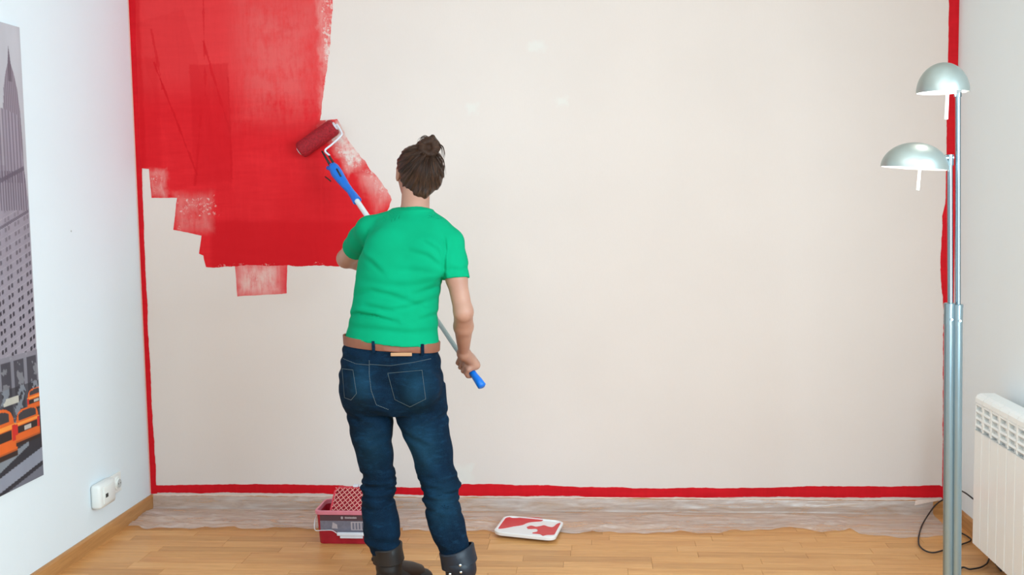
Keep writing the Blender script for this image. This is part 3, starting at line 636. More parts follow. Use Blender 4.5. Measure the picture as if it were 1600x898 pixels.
# lattice grid standing in the bucket
M['grid'] = simple('red_coated_grid', srgb(214, 60, 76), 0.4, var=0.25, scale=35); M['grid_pale'] = simple('pale_grid_plastic', srgb(232, 160, 150), 0.4, var=0.2, scale=60)
gx0, gx1 = 0.972, 1.185; gb, gt = Vector((0, -0.480, .126)), Vector((0, -0.372, .205))
gridp = lambda u, v, d=0: Vector((gx0+(gx1-gx0)*u, gb.y+(gt.y-gb.y)*v, gb.z+(gt.z-gb.z)*v)) + Vector((0, -0.55, 0.83))*d
grid = empty('scraper_grid', (bc[0], bc[1], bh-.02), 'red and white lattice grid sticking out of the paint bucket', 'grid')
b = MB(); nu_, nvg = 10, 5
for i in range(-nvg, nu_+1):
    for s in (1, -1):
        pts = []
        for j in range(nvg+1):
            uu = (i+ (j if s > 0 else nvg-j))/nu_
            if -0.001 <= uu <= 1.001: pts.append(gridp(uu, j/nvg, 0.001*s))
        if len(pts) > 1: b.tube([pts[0], pts[-1]], 0.0019, 6)
b.build('lattice', M['grid_pale'], grid)
b = MB(); fr = [gridp(0, 0), gridp(0, .85), gridp(.06, 1.0), gridp(.94, 1.0), gridp(1, .85), gridp(1, 0)]
b.tube(fr, 0.0040, 10); b.tube([fr[-1], fr[0]], 0.0035, 10); b.build('frame', M['grid'], grid)
b = MB()
for k in range(5): b.box(*[v for pr in ((gx0+.075+.026*k, gx0+.096+.026*k), (gt.y-.008, gt.y+.014), (gt.z+.003, gt.z+.012)) for v in pr], b=.002)
b.build('hook_strip', M['handle_white'], grid)['label'] = 'white clips along the top of the grid'
b = MB(); p4 = [gridp(0.02, 0.0, -.006), gridp(.98, 0.0, -.006), gridp(.98, .97, -.006), gridp(.02, .97, -.006)]; p5 = [q+Vector((0, .001, -.0015)) for q in p4]
b.add(p4+p5, [(0, 1, 2, 3), (7, 6, 5, 4), (0, 4, 5, 1), (1, 5, 6, 2), (2, 6, 7, 3), (3, 7, 4, 0)]); b.build('paint_skin', M['bucket_red'], grid)

# ------------------------------------------------------------------ white lid with spilled paint
lcx = [at_floor(*q, 0.022) for q in ((788, 806), (883, 816), (866, 842), (771, 833))]
Cn = sum(lcx)/4; ang = math.atan2(lcx[1][1]-lcx[0][1], lcx[1][0]-lcx[0][0]); ang2 = math.atan2(lcx[2][1]-lcx[3][1], lcx[2][0]-lcx[3][0])
LW = (np.linalg.norm(lcx[1]-lcx[0])+np.linalg.norm(lcx[2]-lcx[3]))/2; LD = (np.linalg.norm(lcx[0]-lcx[3])+np.linalg.norm(lcx[1]-lcx[2]))/2
lid = empty('bucket_lid', (float(Cn[0]), float(Cn[1]), 0), 'white bucket lid smeared with red paint lying on the floor film edge', 'lid')
M['lid_white'] = simple('white_lid_plastic', srgb(240, 238, 236), 0.3, var=0.015)
ed1 = (lcx[1]-lcx[0]+lcx[2]-lcx[3])/2; ed2 = (lcx[0]-lcx[3]+lcx[1]-lcx[2])/2
def lidmap(u, v): q = Cn+ed1*u/2+ed2*v/2; return q
def lidring(s, r, z):
    return [tuple(lidmap(x, y)[:2])+(z,) for x, y in rrect(s, s, r, 6)]
b = MB(); lv = [(0.98, .28, 0.0135), (1.0, .30, .020), (1.0, .30, .027), (.97, .28, .029), (.93, .26, .0285), (.91, .25, .0245)]
rings = [lidring(*q) for q in lv]; n = len(rings[0])
b.add([p for r_ in rings for p in r_], [(i*n+k, i*n+(k+1) % n, (i+1)*n+(k+1) % n, (i+1)*n+k) for i in range(len(rings)-1) for k in range(n)]+[tuple(range(n))[::-1], tuple((len(rings)-1)*n+k for k in range(n))])
auto_smooth(b.build('plate', M['lid_white'], lid), 40)
M['wet_red'] = simple('wet_red_paint', srgb(214, 48, 52), 0.3, var=0.08, scale=20)
def lidpt(px, py): return at_floor(760+px*140/1600, 795+py*55/629, 0.0262)
def smear(pts, name, off=0):
    q = spline([lidpt(*p) for p in pts]+[lidpt(*pts[0])], 4)[:-1]; b = MB()
    b.prism([(p[0], p[1]) for p in q], lambda u, v, d: (u, v, 0.0247+d), 0.0018+off); return b.build(name, M['wet_red'], lid)
smear([(200, 335), (230, 270), (330, 160), (400, 135), (480, 160), (700, 145), (900, 150), (990, 165), (1010, 195), (960, 215), (820, 225), (720, 245), (640, 280), (480, 305), (330, 335), (240, 345)], 'paint_smear')
smear([(720, 320), (800, 295), (880, 315), (960, 305), (1030, 290), (1110, 315), (1190, 320), (1260, 265), (1330, 245), (1345, 262), (1310, 330), (1270, 400), (1200, 450), (1080, 455), (1010, 470), (950, 440), (840, 432), (825, 420), (910, 400), (900, 350), (800, 350), (740, 345)], 'paint_smear')

# ------------------------------------------------------------------ organic surfaces: distance field -> smooth mesh
def smin(a, b, k):
    if k <= 0: return np.minimum(a, b)
    h = np.maximum(k-np.abs(a-b), 0)/k
    return np.minimum(a, b)-h*h*k*0.25
def smax(a, b, k): return -smin(-a, -b, k)
class Field:
    def __init__(s, lo, hi, h):
        s.lo = np.array(lo, float); s.h = h; s.n = np.ceil((np.array(hi)-s.lo)/h).astype(int)+1
        s.v = np.full(tuple(s.n), 0.25, np.float32); s.ax = [(s.lo[i]+np.arange(s.n[i])*h).astype(np.float32) for i in range(3)]
    def sub(s, lo, hi, pad):
        a = np.clip(np.floor((np.array(lo)-pad-s.lo)/s.h).astype(int), 0, s.n-1); e = np.clip(np.ceil((np.array(hi)+pad-s.lo)/s.h).astype(int)+1, 1, s.n)
        sl = tuple(slice(a[i], max(e[i], a[i]+1)) for i in range(3))
        return sl, s.ax[0][sl[0]][:, None, None], s.ax[1][sl[1]][None, :, None], s.ax[2][sl[2]][None, None, :]
    def put(s, fn, lo, hi, k=0.01, pad=0.05, op='add'):
        sl, X, Y, Z = s.sub(lo, hi, max(pad, k*1.5)); d = fn(X, Y, Z).astype(np.float32); cur = s.v[sl]
        s.v[sl] = smin(cur, d, k) if op == 'add' else smax(cur, -d, k)
    def cone(s, a, b_, r1, r2, k=0.01, op='add'):
        a = np.array(a, float); b_ = np.array(b_, float); ab = b_-a; L2 = float(ab@ab)+1e-12; R = max(r1, r2)
        def fn(X, Y, Z):
            t_ = np.clip(((X-a[0])*ab[0]+(Y-a[1])*ab[1]+(Z-a[2])*ab[2])/L2, 0, 1)
            return np.sqrt((X-a[0]-t_*ab[0])**2+(Y-a[1]-t_*ab[1])**2+(Z-a[2]-t_*ab[2])**2)-(r1+(r2-r1)*t_)
        s.put(fn, np.minimum(a, b_)-R, np.maximum(a, b_)+R, k, 0.03, op)
    def chain(s, pts, rs, k=0.01, op='add'):
        for i in range(len(pts)-1): s.cone(pts[i], pts[i+1], rs[i], rs[i+1], k, op)
    def ell(s, c, r, rot=None, k=0.01, op='add'):
        c = np.array(c, float); r = np.array(r, float); Rm = np.eye(3) if rot is None else np.array(rot)
        def fn(X, Y, Z):
            x, y, z = X-c[0], Y-c[1], Z-c[2]
            u = Rm[0, 0]*x+Rm[0, 1]*y+Rm[0, 2]*z; v = Rm[1, 0]*x+Rm[1, 1]*y+Rm[1, 2]*z; w = Rm[2, 0]*x+Rm[2, 1]*y+Rm[2, 2]*z
            q = np.sqrt((u/r[0])**2+(v/r[1])**2+(w/r[2])**2); g = np.sqrt((u/r[0]**2)**2+(v/r[1]**2)**2+(w/r[2]**2)**2)+1e-6
            return q*(q-1)/g
        R = float(r.max()); s.put(fn, c-R, c+R, k, 0.03, op)
    def zloft(s, keys, k=0.01, p=2.0, grow=0.0, op='add'):
        K = np.array(sorted(keys), float); zs = K[:, 0]
        def cub(col, Z):
            # smooth interpolation with a light blur
            zz = np.linspace(zs[0], zs[-1], 200); v = np.interp(zz, zs, K[:, col]); w = 9; vp = np.pad(v, w, mode='edge'); ker = np.hanning(2*w+3)[1:-1]; ker /= ker.sum()
            v = np.convolve(vp, ker, 'valid'); return np.interp(Z, zz, v)
        def fn(X, Y, Z):
            cx, cy, rx, ry = (cub(i, Z) for i in (1, 2, 3, 4)); rx = rx+grow; ry = ry+grow
            u, v = np.abs(X-cx)/rx, np.abs(Y-cy)/ry
            q = (u**p+v**p)**(1/p); g = np.sqrt((u/rx)**2+(v/ry)**2)/np.maximum(np.sqrt(u*u+v*v), 1e-4)
            d = (q-1)/g
            e = np.maximum(zs[0]-Z, Z-zs[-1]); return np.maximum(d, e)+0*X
        lo = [(K[:, 1]-K[:, 3]).min()-grow, (K[:, 2]-K[:, 4]).min()-grow, zs[0]]; hi = [(K[:, 1]+K[:, 3]).max()+grow, (K[:, 2]+K[:, 4]).max()+grow, zs[-1]]
        s.put(fn, lo, hi, k, 0.04, op)
    def disp(s, fn, lo=None, hi=None):
        sl, X, Y, Z = s.sub(s.lo if lo is None else lo, s.lo+s.n*s.h if hi is None else hi, 0)
        s.v[sl] = s.v[sl]+fn(X, Y, Z).astype(np.float32)
    def cut(s, fn, k=0.0): # keep where fn<0
        sl, X, Y, Z = s.sub(s.lo, s.lo+s.n*s.h, 0); s.v = smax(s.v, fn(X, Y, Z).astype(np.float32)+0*s.v, k)
    def back_y(s, x, z):  # the camera-facing y of the surface at (x,z)
        i = int(np.clip((x-s.lo[0])/s.h, 0, s.n[0]-2)); k = int(np.clip((z-s.lo[2])/s.h, 0, s.n[2]-2)); fx = (x-s.lo[0])/s.h-i; fz = (z-s.lo[2])/s.h-k
        c = (s.v[i, :, k]*(1-fx)+s.v[i+1, :, k]*fx)*(1-fz)+(s.v[i, :, k+1]*(1-fx)+s.v[i+1, :, k+1]*fx)*fz
        w = np.where((c[:-1] > 0) & (c[1:] <= 0))[0]
        if not len(w): return None
        j = w[0]; return float(s.lo[1]+s.h*(j+c[j]/(c[j]-c[j+1])))
    def mesh(s, name, mat, parent, attr=None):
        v = s.v.copy(); v[0], v[-1] = .1, .1; v[:, 0], v[:, -1] = .1, .1; v[:, :, 0], v[:, :, -1] = .1, .1
        ins = v < 0; n = s.n; c8 = np.zeros(n-1, np.int8)
        for dx in (0, 1):
            for dy in (0, 1):
                for dz in (0, 1): c8 += ins[dx:n[0]-1+dx, dy:n[1]-1+dy, dz:n[2]-1+dz]
        act = (c8 > 0) & (c8 < 8); idx = -np.ones(n-1, np.int32); I = np.argwhere(act); idx[act] = np.arange(len(I))
        acc = np.zeros((len(I), 3)); cnt = np.zeros(len(I)); cor = [(a, b_, c) for a in (0, 1) for b_ in (0, 1) for c in (0, 1)]
        for a in cor:
            for ax in range(3):
                if a[ax] == 1: continue
                e = list(a); e[ax] = 1
                va = v[I[:, 0]+a[0], I[:, 1]+a[1], I[:, 2]+a[2]]; vb = v[I[:, 0]+e[0], I[:, 1]+e[1], I[:, 2]+e[2]]
                cr = (va < 0) != (vb < 0); t_ = np.where(cr, va/np.where(cr, va-vb, 1), 0); p = np.tile(np.array(a, float), (len(I), 1)); p[:, ax] = t_
                acc[cr] += p[cr]; cnt[cr] += 1
        V = (I+acc/np.maximum(cnt, 1)[:, None])*s.h+s.lo; F = []
        for ax in range(3):
            A = [slice(None)]*3; B = [slice(None)]*3; A[ax] = slice(0, -1); B[ax] = slice(1, None)
            ia, ib = ins[tuple(A)], ins[tuple(B)]; E = np.argwhere(ia != ib); o1, o2 = [(1, 2), (2, 0), (0, 1)][ax]
            E = E[(E[:, o1] > 0) & (E[:, o2] > 0) & (E[:, o1] < n[o1]-1) & (E[:, o2] < n[o2]-1)]
            fl_ = ia[tuple(E.T)]; q = []
            for (d1, d2) in ((0, 0), (-1, 0), (-1, -1), (0, -1)):
                c = E.copy(); c[:, o1] += d1; c[:, o2] += d2; q.append(idx[tuple(c.T)])
            q = np.stack(q, 1); q[~fl_] = q[~fl_][:, ::-1]; F.append(q)
        F = np.concatenate(F)[:, ::-1]; F = F[(F >= 0).all(1)]
        me = bpy.data.meshes.new(name); me.vertices.add(len(V)); me.vertices.foreach_set('co', V.astype(np.float32).ravel())
        me.loops.add(F.size); me.loops.foreach_set('vertex_index', F.astype(np.int32).ravel()); me.polygons.add(len(F))
        me.polygons.foreach_set('loop_start', np.arange(0, F.size, 4, dtype=np.int32)); me.polygons.foreach_set('loop_total', np.full(len(F), 4, np.int32))
        me.update(calc_edges=True); me.validate(); me.materials.append(mat); me.shade_smooth()
        bm = bmesh.new(); bm.from_mesh(me); bmesh.ops.recalc_face_normals(bm, faces=bm.faces[:])
        bmesh.ops.smooth_vert(bm, verts=bm.verts[:], factor=0.5, use_axis_x=True, use_axis_y=True, use_axis_z=True); bm.to_mesh(me); bm.free()
        o = bpy.data.objects.new(name, me); COL.objects.link(o)
        if parent is not None: o.parent = parent; o.location = -world_loc(parent)
        return o
def rows(data):   # (py, left px, right px, depth of the centre, half depth) -> loft keys in metres
    out = []
    for py, l, r, Y, ry in data:
        a, c = at(l, py, Y), at(r, py, Y); out.append(((a[2]+c[2])/2, (a[0]+c[0])/2, Y, (c[0]-a[0])/2, ry))
    return out
V3 = lambda px, py, Y: np.array(at(px, py, Y))

# ------------------------------------------------------------------ materials of the figure
def skin_mat():
    t = NT('skin'); p = t.obj(); n1 = t.noise(p, 9, 4); n2 = t.noise(p, 300, 2)
    t.set(col=t.mix(t.map(n1, .35, .7), srgb(184, 139, 119), srgb(168, 120, 101)), rough=0.5, sss=0.06, spec=0.35); t.b.inputs['Subsurface Radius'].default_value = (0.01, 0.004, 0.002)
    t.bump(n2, 0.05, 0.0005); return t.m
M['skin'] = skin_mat()
t = NT('green_jersey'); p = t.obj(); n1 = t.noise(p, 7, 3); kn = t.noise(t.scale(p, (1, 1, 1.8)), 700, 2)
t.set(col=t.mix(t.map(n1, .3, .7), srgb(0, 158, 112), srgb(0, 146, 101)), rough=0.85, spec=0.12); t.bump(kn, 0.12, 0.0006); M['shirt'] = t.m
def denim(name, wear=True):
    t = NT(name); p = t.pos(); n1 = t.noise(t.scale(p, (1, 1, 0.6)), 9, 5, 0.65); wv = t.noise(t.scale(p, (900, 900, 250)), 1, 2); n3 = t.noise(t.scale(p, (1, 1, 3.2)), 26, 4, 0.65)
    c = t.mix(t.map(n1, .35, .72), srgb(0, 15, 30), srgb(6, 34, 56)); c = t.mix(t.map(n3, .52, .75, 0, .5), c, srgb(22, 60, 88)); c = t.mix(t.map(wv, .4, .7, 0, .3), c, srgb(28, 60, 86))
    if wear:
        for (px, py, Y, r, a_) in ((650, 605, -1.2, .085, .35), (565, 600, -1.18, .07, .35), (655, 700, -1.15, .10, .40), (580, 700, -1.13, .09, .22), (690, 790, -1.2, .09, .25)):
            q = V3(px, py, Y); d = t.n('ShaderNodeVectorMath', operation='DISTANCE'); t.val(d.inputs[0], t.scale(p, (1, .6, .7))); t.val(d.inputs[1], (q[0], q[1]*.6, q[2]*.7))
            c = t.mix(t.math('MULTIPLY', t.map(d.outputs['Value'], 0, r, a_, 0, True), t.map(n1, .2, .7, .4, 1)), c, srgb(42, 92, 118))
    t.set(col=c, rough=0.88, spec=0.12); t.bump(wv, 0.2, 0.0006); return t.m
M['denim'] = denim('blue_denim'); M['stitch'] = simple('pale_stitching', srgb(104, 116, 118), 0.8)
t = NT('brown_hair'); p = t.obj(); BCW = at(672, 231, -1.055); g_ = t.vmath('SUBTRACT', t.pos(), tuple(BCW)); sx = t.n('ShaderNodeSeparateXYZ'); t.lk(g_, sx.inputs[0])
an_ = t.math('ARCTAN2', sx.outputs[2], sx.outputs[0]); rr_ = t.math('SQRT', t.math('ADD', t.math('MULTIPLY', sx.outputs[0], sx.outputs[0]), t.math('MULTIPLY', sx.outputs[2], sx.outputs[2])))
cb = t.n('ShaderNodeCombineXYZ'); t.lk(t.math('MULTIPLY', an_, 22.0), cb.inputs[0]); t.lk(t.math('MULTIPLY', rr_, 14.0), cb.inputs[1]); t.lk(t.math('MULTIPLY', sx.outputs[1], 30.0), cb.inputs[2])
s1 = t.noise(cb.outputs[0], 1.0, 4, 0.65, 0.4); s2 = t.noise(p, 14, 3)
c = t.mix(t.map(s1, .38, .66), srgb(30, 19, 14), srgb(80, 53, 38)); c = t.mix(t.map(s2, .5, .8, 0, .35), c, srgb(84, 58, 42)); t.set(col=c, rough=0.45, spec=0.22); t.bump(s1, .6, .004); M['hair'] = t.m
M['belt'] = simple('brown_belt_leather', srgb(136, 84, 62), 0.6, var=0.12, scale=40); M['patch'] = simple('tan_leather_patch', srgb(188, 142, 104), 0.6)
M['boot_dark'] = simple('dark_brown_boot_leather', srgb(24, 18, 16), 0.55, var=0.2, scale=30, bump=0.15); M['boot_navy'] = simple('navy_boot_leather', srgb(16, 28, 42), 0.5, var=0.2, scale=30, bump=0.15)
M['boot_brown'] = simple('worn_brown_boot_leather', srgb(52, 40, 36), 0.5, var=0.15, scale=30); M['sole'] = simple('boot_sole', srgb(24, 22, 22), 0.8)
M['rivet'] = simple('steel_rivet', (0.7, 0.75, 0.78), 0.25, 1.0)

# ------------------------------------------------------------------ joints
Ls, Rs = V3(577, 359, -1.05), V3(702, 380, -1.08)                     # shoulders
Le, Re = V3(541, 404, -0.835), V3(724, 487, -1.12)                    # elbows
Rw = V3(724.5, 552, -0.955)
pA = np.array(at(520, 262, -0.15)); pB = np.array(at(751, 601, -0.93)); pd = (pB-pA)/np.linalg.norm(pB-pA)   # the pole
pole_at = lambda s: pA+(pB-pA)*s
RH = V3(732, 573, -0.93); sR = float((RH-pA)@pd/np.linalg.norm(pB-pA)); RHc = pole_at(min(sR, 0.93))
LHc = pole_at(0.47)
def unit(v): return v/np.linalg.norm(v)
LHn = unit(np.array([-0.55, -0.75, -0.35])-((np.array([-0.55, -0.75, -0.35]))@pd)*pd)
Lw = LHc+LHn*0.055-np.array([0.0, 0.045, 0.005])
root = V3(615, 960, -1.12)
person = empty('person', (float(root[0]), -1.10, 0.0), 'woman in green t-shirt and blue jeans seen from behind rolling red paint', 'person')

# ------------------------------------------------------------------ body: one continuous surface
B = Field((1.00, -1.40, 0.0), (1.76, -0.46, 1.64), 0.0042)
torso = rows([(338, 612, 668, -1.05, .050), (352, 590, 690, -1.06, .068), (375, 580, 696, -1.07, .080), (410, 568, 686, -1.07, .092), (440, 565, 681, -1.075, .090), (470, 563, 677, -1.08, .084), (500, 560, 674, -1.085, .082), (530, 554, 674, -1.085, .088), (560, 547, 676, -1.085, .092), (600, 545, 682, -1.085, .092), (622, 554, 680, -1.085, .078), (634, 566, 670, -1.085, .055)])
B.zloft(torso, 0.02)
neck0, neck1 = V3(648, 342, -1.06), V3(650, 296, -1.02)
B.cone(neck0, neck1, .050, .048, 0.03)
B.cone(V3(648, 345, -1.06), Ls, .040, .036, 0.03); B.cone(V3(650, 348, -1.06), Rs, .040, .036, 0.03)
# arms
B.chain([Ls, Ls*.5+Le*.5, Le], [.039, .038, .034], .02); B.chain([Le, Le*.65+Lw*.35, Lw], [.034, .035, .0215], .012)
um = Rs*.5+Re*.5; B.chain([Rs, um, Re], [.037, .0345, .032], .02)
fm = Re*.66+Rw*.34; B.chain([Re, fm, Rw], [.033, .0335, .0185], .012); B.ell(Re+np.array([0.004, -.014, .0]), (.022, .022, .026), k=.02)
# hands closed round the pole
def hand(F, C, n0, d, wrist, rp, thumb_sign=1):
    n = unit(n0-(n0@d)*d); m_ = np.cross(d, n)*thumb_sign
    pt = lambda off, th, r: C+d*off+(n*math.cos(th)+m_*math.sin(th))*r
    kn = [pt(o_, math.radians(35), rp+.020) for o_ in (-.030, -.010, .010, .030)]
    pm = pt(0, math.radians(-15), rp+.017)
    for i, o_ in enumerate((-.030, -.010, .010, .028)):                        # palm
        a = pt(o_*.8, math.radians(-35), rp+.017); F.cone(a, kn[i], .0125, .0115, .008); F.cone(wrist, a, .0175, .0135, .015)
    Ln = (1.0, 1.08, 1.02, .84)
    for i, o_ in enumerate((-.031, -.0105, .0105, .030)):                      # four fingers
        ths = [35, 85*Ln[i], 150*Ln[i], 205*Ln[i]]; rr = [rp+.020, rp+.0150, rp+.0085, rp+.0075]
        pts = [pt(o_*(1 if j < 1 else 1.0), math.radians(ths[j]), rr[j]) for j in range(4)]
        F.chain(pts, [.0098, .0092, .0084, .0072], .0015)
    # thumb leaves the side of the palm and closes from the other side
    tp = [pt(-.022, math.radians(-30), rp+.016), pt(-.046, math.radians(-75), rp+.013), pt(-.052, math.radians(-120), rp+.011), pt(-.046, math.radians(-165), rp+.010)]
    F.chain(tp, [.0135, .0115, .0100, .0082], .003)
hand(B, RHc, (Rw-RHc)+np.array([.05, -.02, .0]), pd, Rw, .0125, 1)
hand(B, LHc, LHn, pd, Lw, .0105, -1)
# head, turned a little to her left, looking up at the roller
Hc = V3(652, 269, -0.985); fy, fp, fr_ = math.radians(24), math.radians(6), math.radians(-3)
Fw = np.array([-math.sin(fy)*math.cos(fp), math.cos(fy)*math.cos(fp), math.sin(fp)]); Rt = unit(np.cross(Fw, [0, 0, 1])); Up = np.cross(Rt, Fw)
Rt, Up = Rt*math.cos(fr_)+Up*math.sin(fr_), Up*math.cos(fr_)-Rt*math.sin(fr_)
HM = np.array([Rt, Fw, Up]); hp_ = lambda r, f, u: Hc+Rt*r+Fw*f+Up*u
B.ell(hp_(0, -.012, .018), (.069, .088, .078), HM, .02)
B.ell(hp_(0, .030, -.030), (.056, .058, .070), HM, .03); B.ell(hp_(0, .052, -.078), (.030, .030, .022), HM, .03)
for s_ in (-1, 1):
    B.ell(hp_(s_*.032, .078, .002), (.016, .012, .011), HM, .012, op='cut'); B.ell(hp_(s_*.031, .0705, .007), (.0150, .0135, .0085), HM, .002); B.ell(hp_(s_*.031, .0705, -.007), (.0145, .0130, .0065), HM, .002)
    B.cone(hp_(s_*.016, .088, .022), hp_(s_*.046, .076, .022), .006, .005, .012); B.ell(hp_(s_*.036, .066, -.026), (.018, .014, .014), HM, .02)
    B.ell(hp_(s_*.071, -.006, -.006), (.007, .017, .031), HM, .004); B.ell(hp_(s_*.079, -.002, -.004), (.005, .009, .018), HM, .003, op='cut')
B.cone(hp_(0, .088, .012), hp_(0, .106, -.024), .006, .0095, .008); B.ell(hp_(-.009, .096, -.028), (.006, .008, .006), HM, .005); B.ell(hp_(.009, .096, -.028), (.006, .008, .006), HM, .005)
B.cone(hp_(-.018, .084, -.051), hp_(.018, .084, -.051), .0050, .0050, .004); B.cone(hp_(-.015, .083, -.060), hp_(.015, .083, -.060), .0058, .0058, .004)
# legs under the jeans and feet inside the boots
LEGL = [(600, 533, 614, -1.080, .096), (625, 536, 614, -1.075, .092), (640, 542, 614.5, -1.065, .082), (660, 546, 614, -1.068, .080), (690, 551, 612.5, -1.07, .080), (720, 559, 614, -1.06, .072), (738, 565, 617, -1.055, .066), (747, 566, 620, -1.055, .070), (756, 566, 617, -1.055, .066), (775, 565.5, 616.5, -1.06, .064), (800, 567, 619, -1.07, .064), (818, 568, 625, -1.075, .064), (832, 569, 626, -1.08, .062), (842, 571, 622, -1.08, .058), (852, 575, 627, -1.08, .058), (858, 580, 627, -1.08, .054), (866, 586, 624, -1.08, .044), (890, 588, 624, -1.08, .042)]
LEGR = [(600, 612, 695.5, -1.085, .100), (625, 613, 697, -1.08, .096), (640, 614.5, 698.5, -1.075, .086), (655, 618, 700, -1.078, .084), (670, 627, 702, -1.09, .088), (700, 640, 706, -1.095, .080), (727, 649, 709, -1.10, .072), (742, 653, 717, -1.105, .072), (752, 658, 718, -1.11, .070), (770, 661, 716.5, -1.12, .066), (790, 665, 719, -1.14, .066), (820, 670, 726, -1.165, .064), (845, 678, 732, -1.185, .062), (856, 684, 736, -1.19, .056), (866, 692, 735, -1.195, .046), (890, 696, 738, -1.205, .044)]
def skinny(L, g):
    return [(z, x, y, max(.02, rx-g), max(.02, ry-g)) for z, x, y, rx, ry in rows(L)]
B.zloft(skinny(LEGL, .016)[:], .045); B.zloft(skinny(LEGR, .016), .045)
LA, RA = V3(608, 905, -1.08), V3(721, 905, -1.215)         # ankles
LF, RF = unit(np.array([.62, .78, 0])), unit(np.array([.10, .99, 0]))
def g0(p, z): return np.array([p[0], p[1], z])
for A_, F_, l in ((LA, LF, LEGL), (RA, RF, LEGR)):
    r_ = skinny(l, .016)[0] if False else None
    k0 = sorted(skinny(l, .016))[0]; B.cone((k0[1], k0[2], k0[0]+.02), g0(A_, .075), .033, .030, .02); B.cone(g0(A_-F_*.03, .05), g0(A_+F_*.12, .035), .028, .022, .02); B.cone(g0(A_+F_*.12, .035), g0(A_+F_*.165, .03), .026, .018, .02)
body = B.mesh('body', M['skin'], person)
M['eye_white'] = simple('eye_white', (0.8, 0.8, 0.78), 0.2); M['iris'] = simple('brown_iris', srgb(70, 45, 30), 0.2); M['lips'] = simple('lips', srgb(186, 104, 98), 0.45)
for s_ in (-1, 1):
    bm = bmesh.new(); bmesh.ops.create_uvsphere(bm, u_segments=20, v_segments=14, radius=.0122); 
    o = None; me = bpy.data.meshes.new('eye'); 
    for f in bm.faces: f.smooth = True
    bm.to_mesh(me); bm.free(); me.materials.append(M['eye_white']); o = bpy.data.objects.new('eye', me); COL.objects.link(o); o.parent = person; o.location = Vector(hp_(s_*.031, .0712, .001))-Vector(person.location)
    b = MB(); c_ = hp_(s_*.031, .0712, .001); b.tube([c_+Fw*.0115, c_+Fw*.0124, c_+Fw*.0128], [.0058, .0050, .0001], 16); b.build('iris', M['iris'], o)
b = MB()
for u0, rr in ((-.051, .0040), (-.060, .0046)): b.tube(spline([hp_(-.019, .0830, -.0555), hp_(-.009, .0868, u0), hp_(0, .0875, u0), hp_(.009, .0868, u0), hp_(.019, .0830, -.0555)], 5), [rr*math.sin(math.pi*(i+1.2)/23.4) for i in range(21)], 8)
b.build('lips', M['lips'], person, smooth=True)

# ------------------------------------------------------------------ hair
Hf = Field(Hc-.145, Hc+.165, 0.0024)
Hf.ell(hp_(.001, -.022, .016), (.0790, .094, .085), HM, .01)
nb = V3(657, 298, -1.055); Hf.cone(hp_(.004, -.062, -.012), nb, .050, .024, .04); Hf.cone(V3(643, 282, -1.03), nb, .034, .022, .02); Hf.cone(V3(671, 280, -1.03), nb, .034, .020, .03)
Hf.cone(V3(678, 262, -1.02), V3(672, 286, -1.03), .026, .020, .03)
Hf.cut(lambda X, Y, Z: (np.minimum(((X-Hc[0])*Fw[0]+(Y-Hc[1])*Fw[1]+(Z-Hc[2])*Fw[2])-.066, .2)) * 1.0 + 0*Z - .35*np.maximum(((X-Hc[0])*Up[0]+(Y-Hc[1])*Up[1]+(Z-Hc[2])*Up[2])-.01, -.20), .008)   # hairline
for s_ in (-1, 1): Hf.ell(hp_(s_*.082, -.001, -.022), (.027, .024, .040), HM, .006, op='cut')
Hf.ell(hp_(-.082, -.022, -.030), (.024, .026, .038), HM, .005, op='cut')
Bc = V3(672, 231, -1.055)                      # the bun
def ridges(X, Y, Z):
    dx, dy, dz = X-Bc[0], Y-Bc[1], Z-Bc[2]; r = np.sqrt(dx*dx+dz*dz)+1e-4; an = np.arctan2(dz, dx); an2 = np.arctan2(dy, r)
    return -.0017*(np.sin(an*26+np.sin(r*40)*2+an2*6)+.6*np.sin(an*57+r*60))*np.clip(r/.035, 0, 1)
Hf.disp(ridges)
Hf.ell(Bc+np.array([.004, 0, .004]), (.033, .031, .030), k=.006)
for k in range(5):
    an0 = k*1.25; pts = [Bc+np.array([math.cos(an0+u*4.2)*(.010+.024*u), -.008-.020*math.sin(u*3.1), math.sin(an0+u*4.2)*(.010+.024*u)]) for u in np.linspace(0, 1, 9)]
    Hf.chain(pts, [.008, .009, .0095, .0105, .0105, .010, .0095, .008, .005], .0015)
Hf.cone(V3(680, 224, -1.06), V3(676, 214, -1.06), .012, .009, .006); Hf.cone(V3(664, 222, -1.06), V3(655, 224, -1.05), .012, .008, .01)
hair = Hf.mesh('hair', M['hair'], person)
b = MB(); rg = random.Random(5)
def hb(px, py, Y): return V3(px, py, Y)
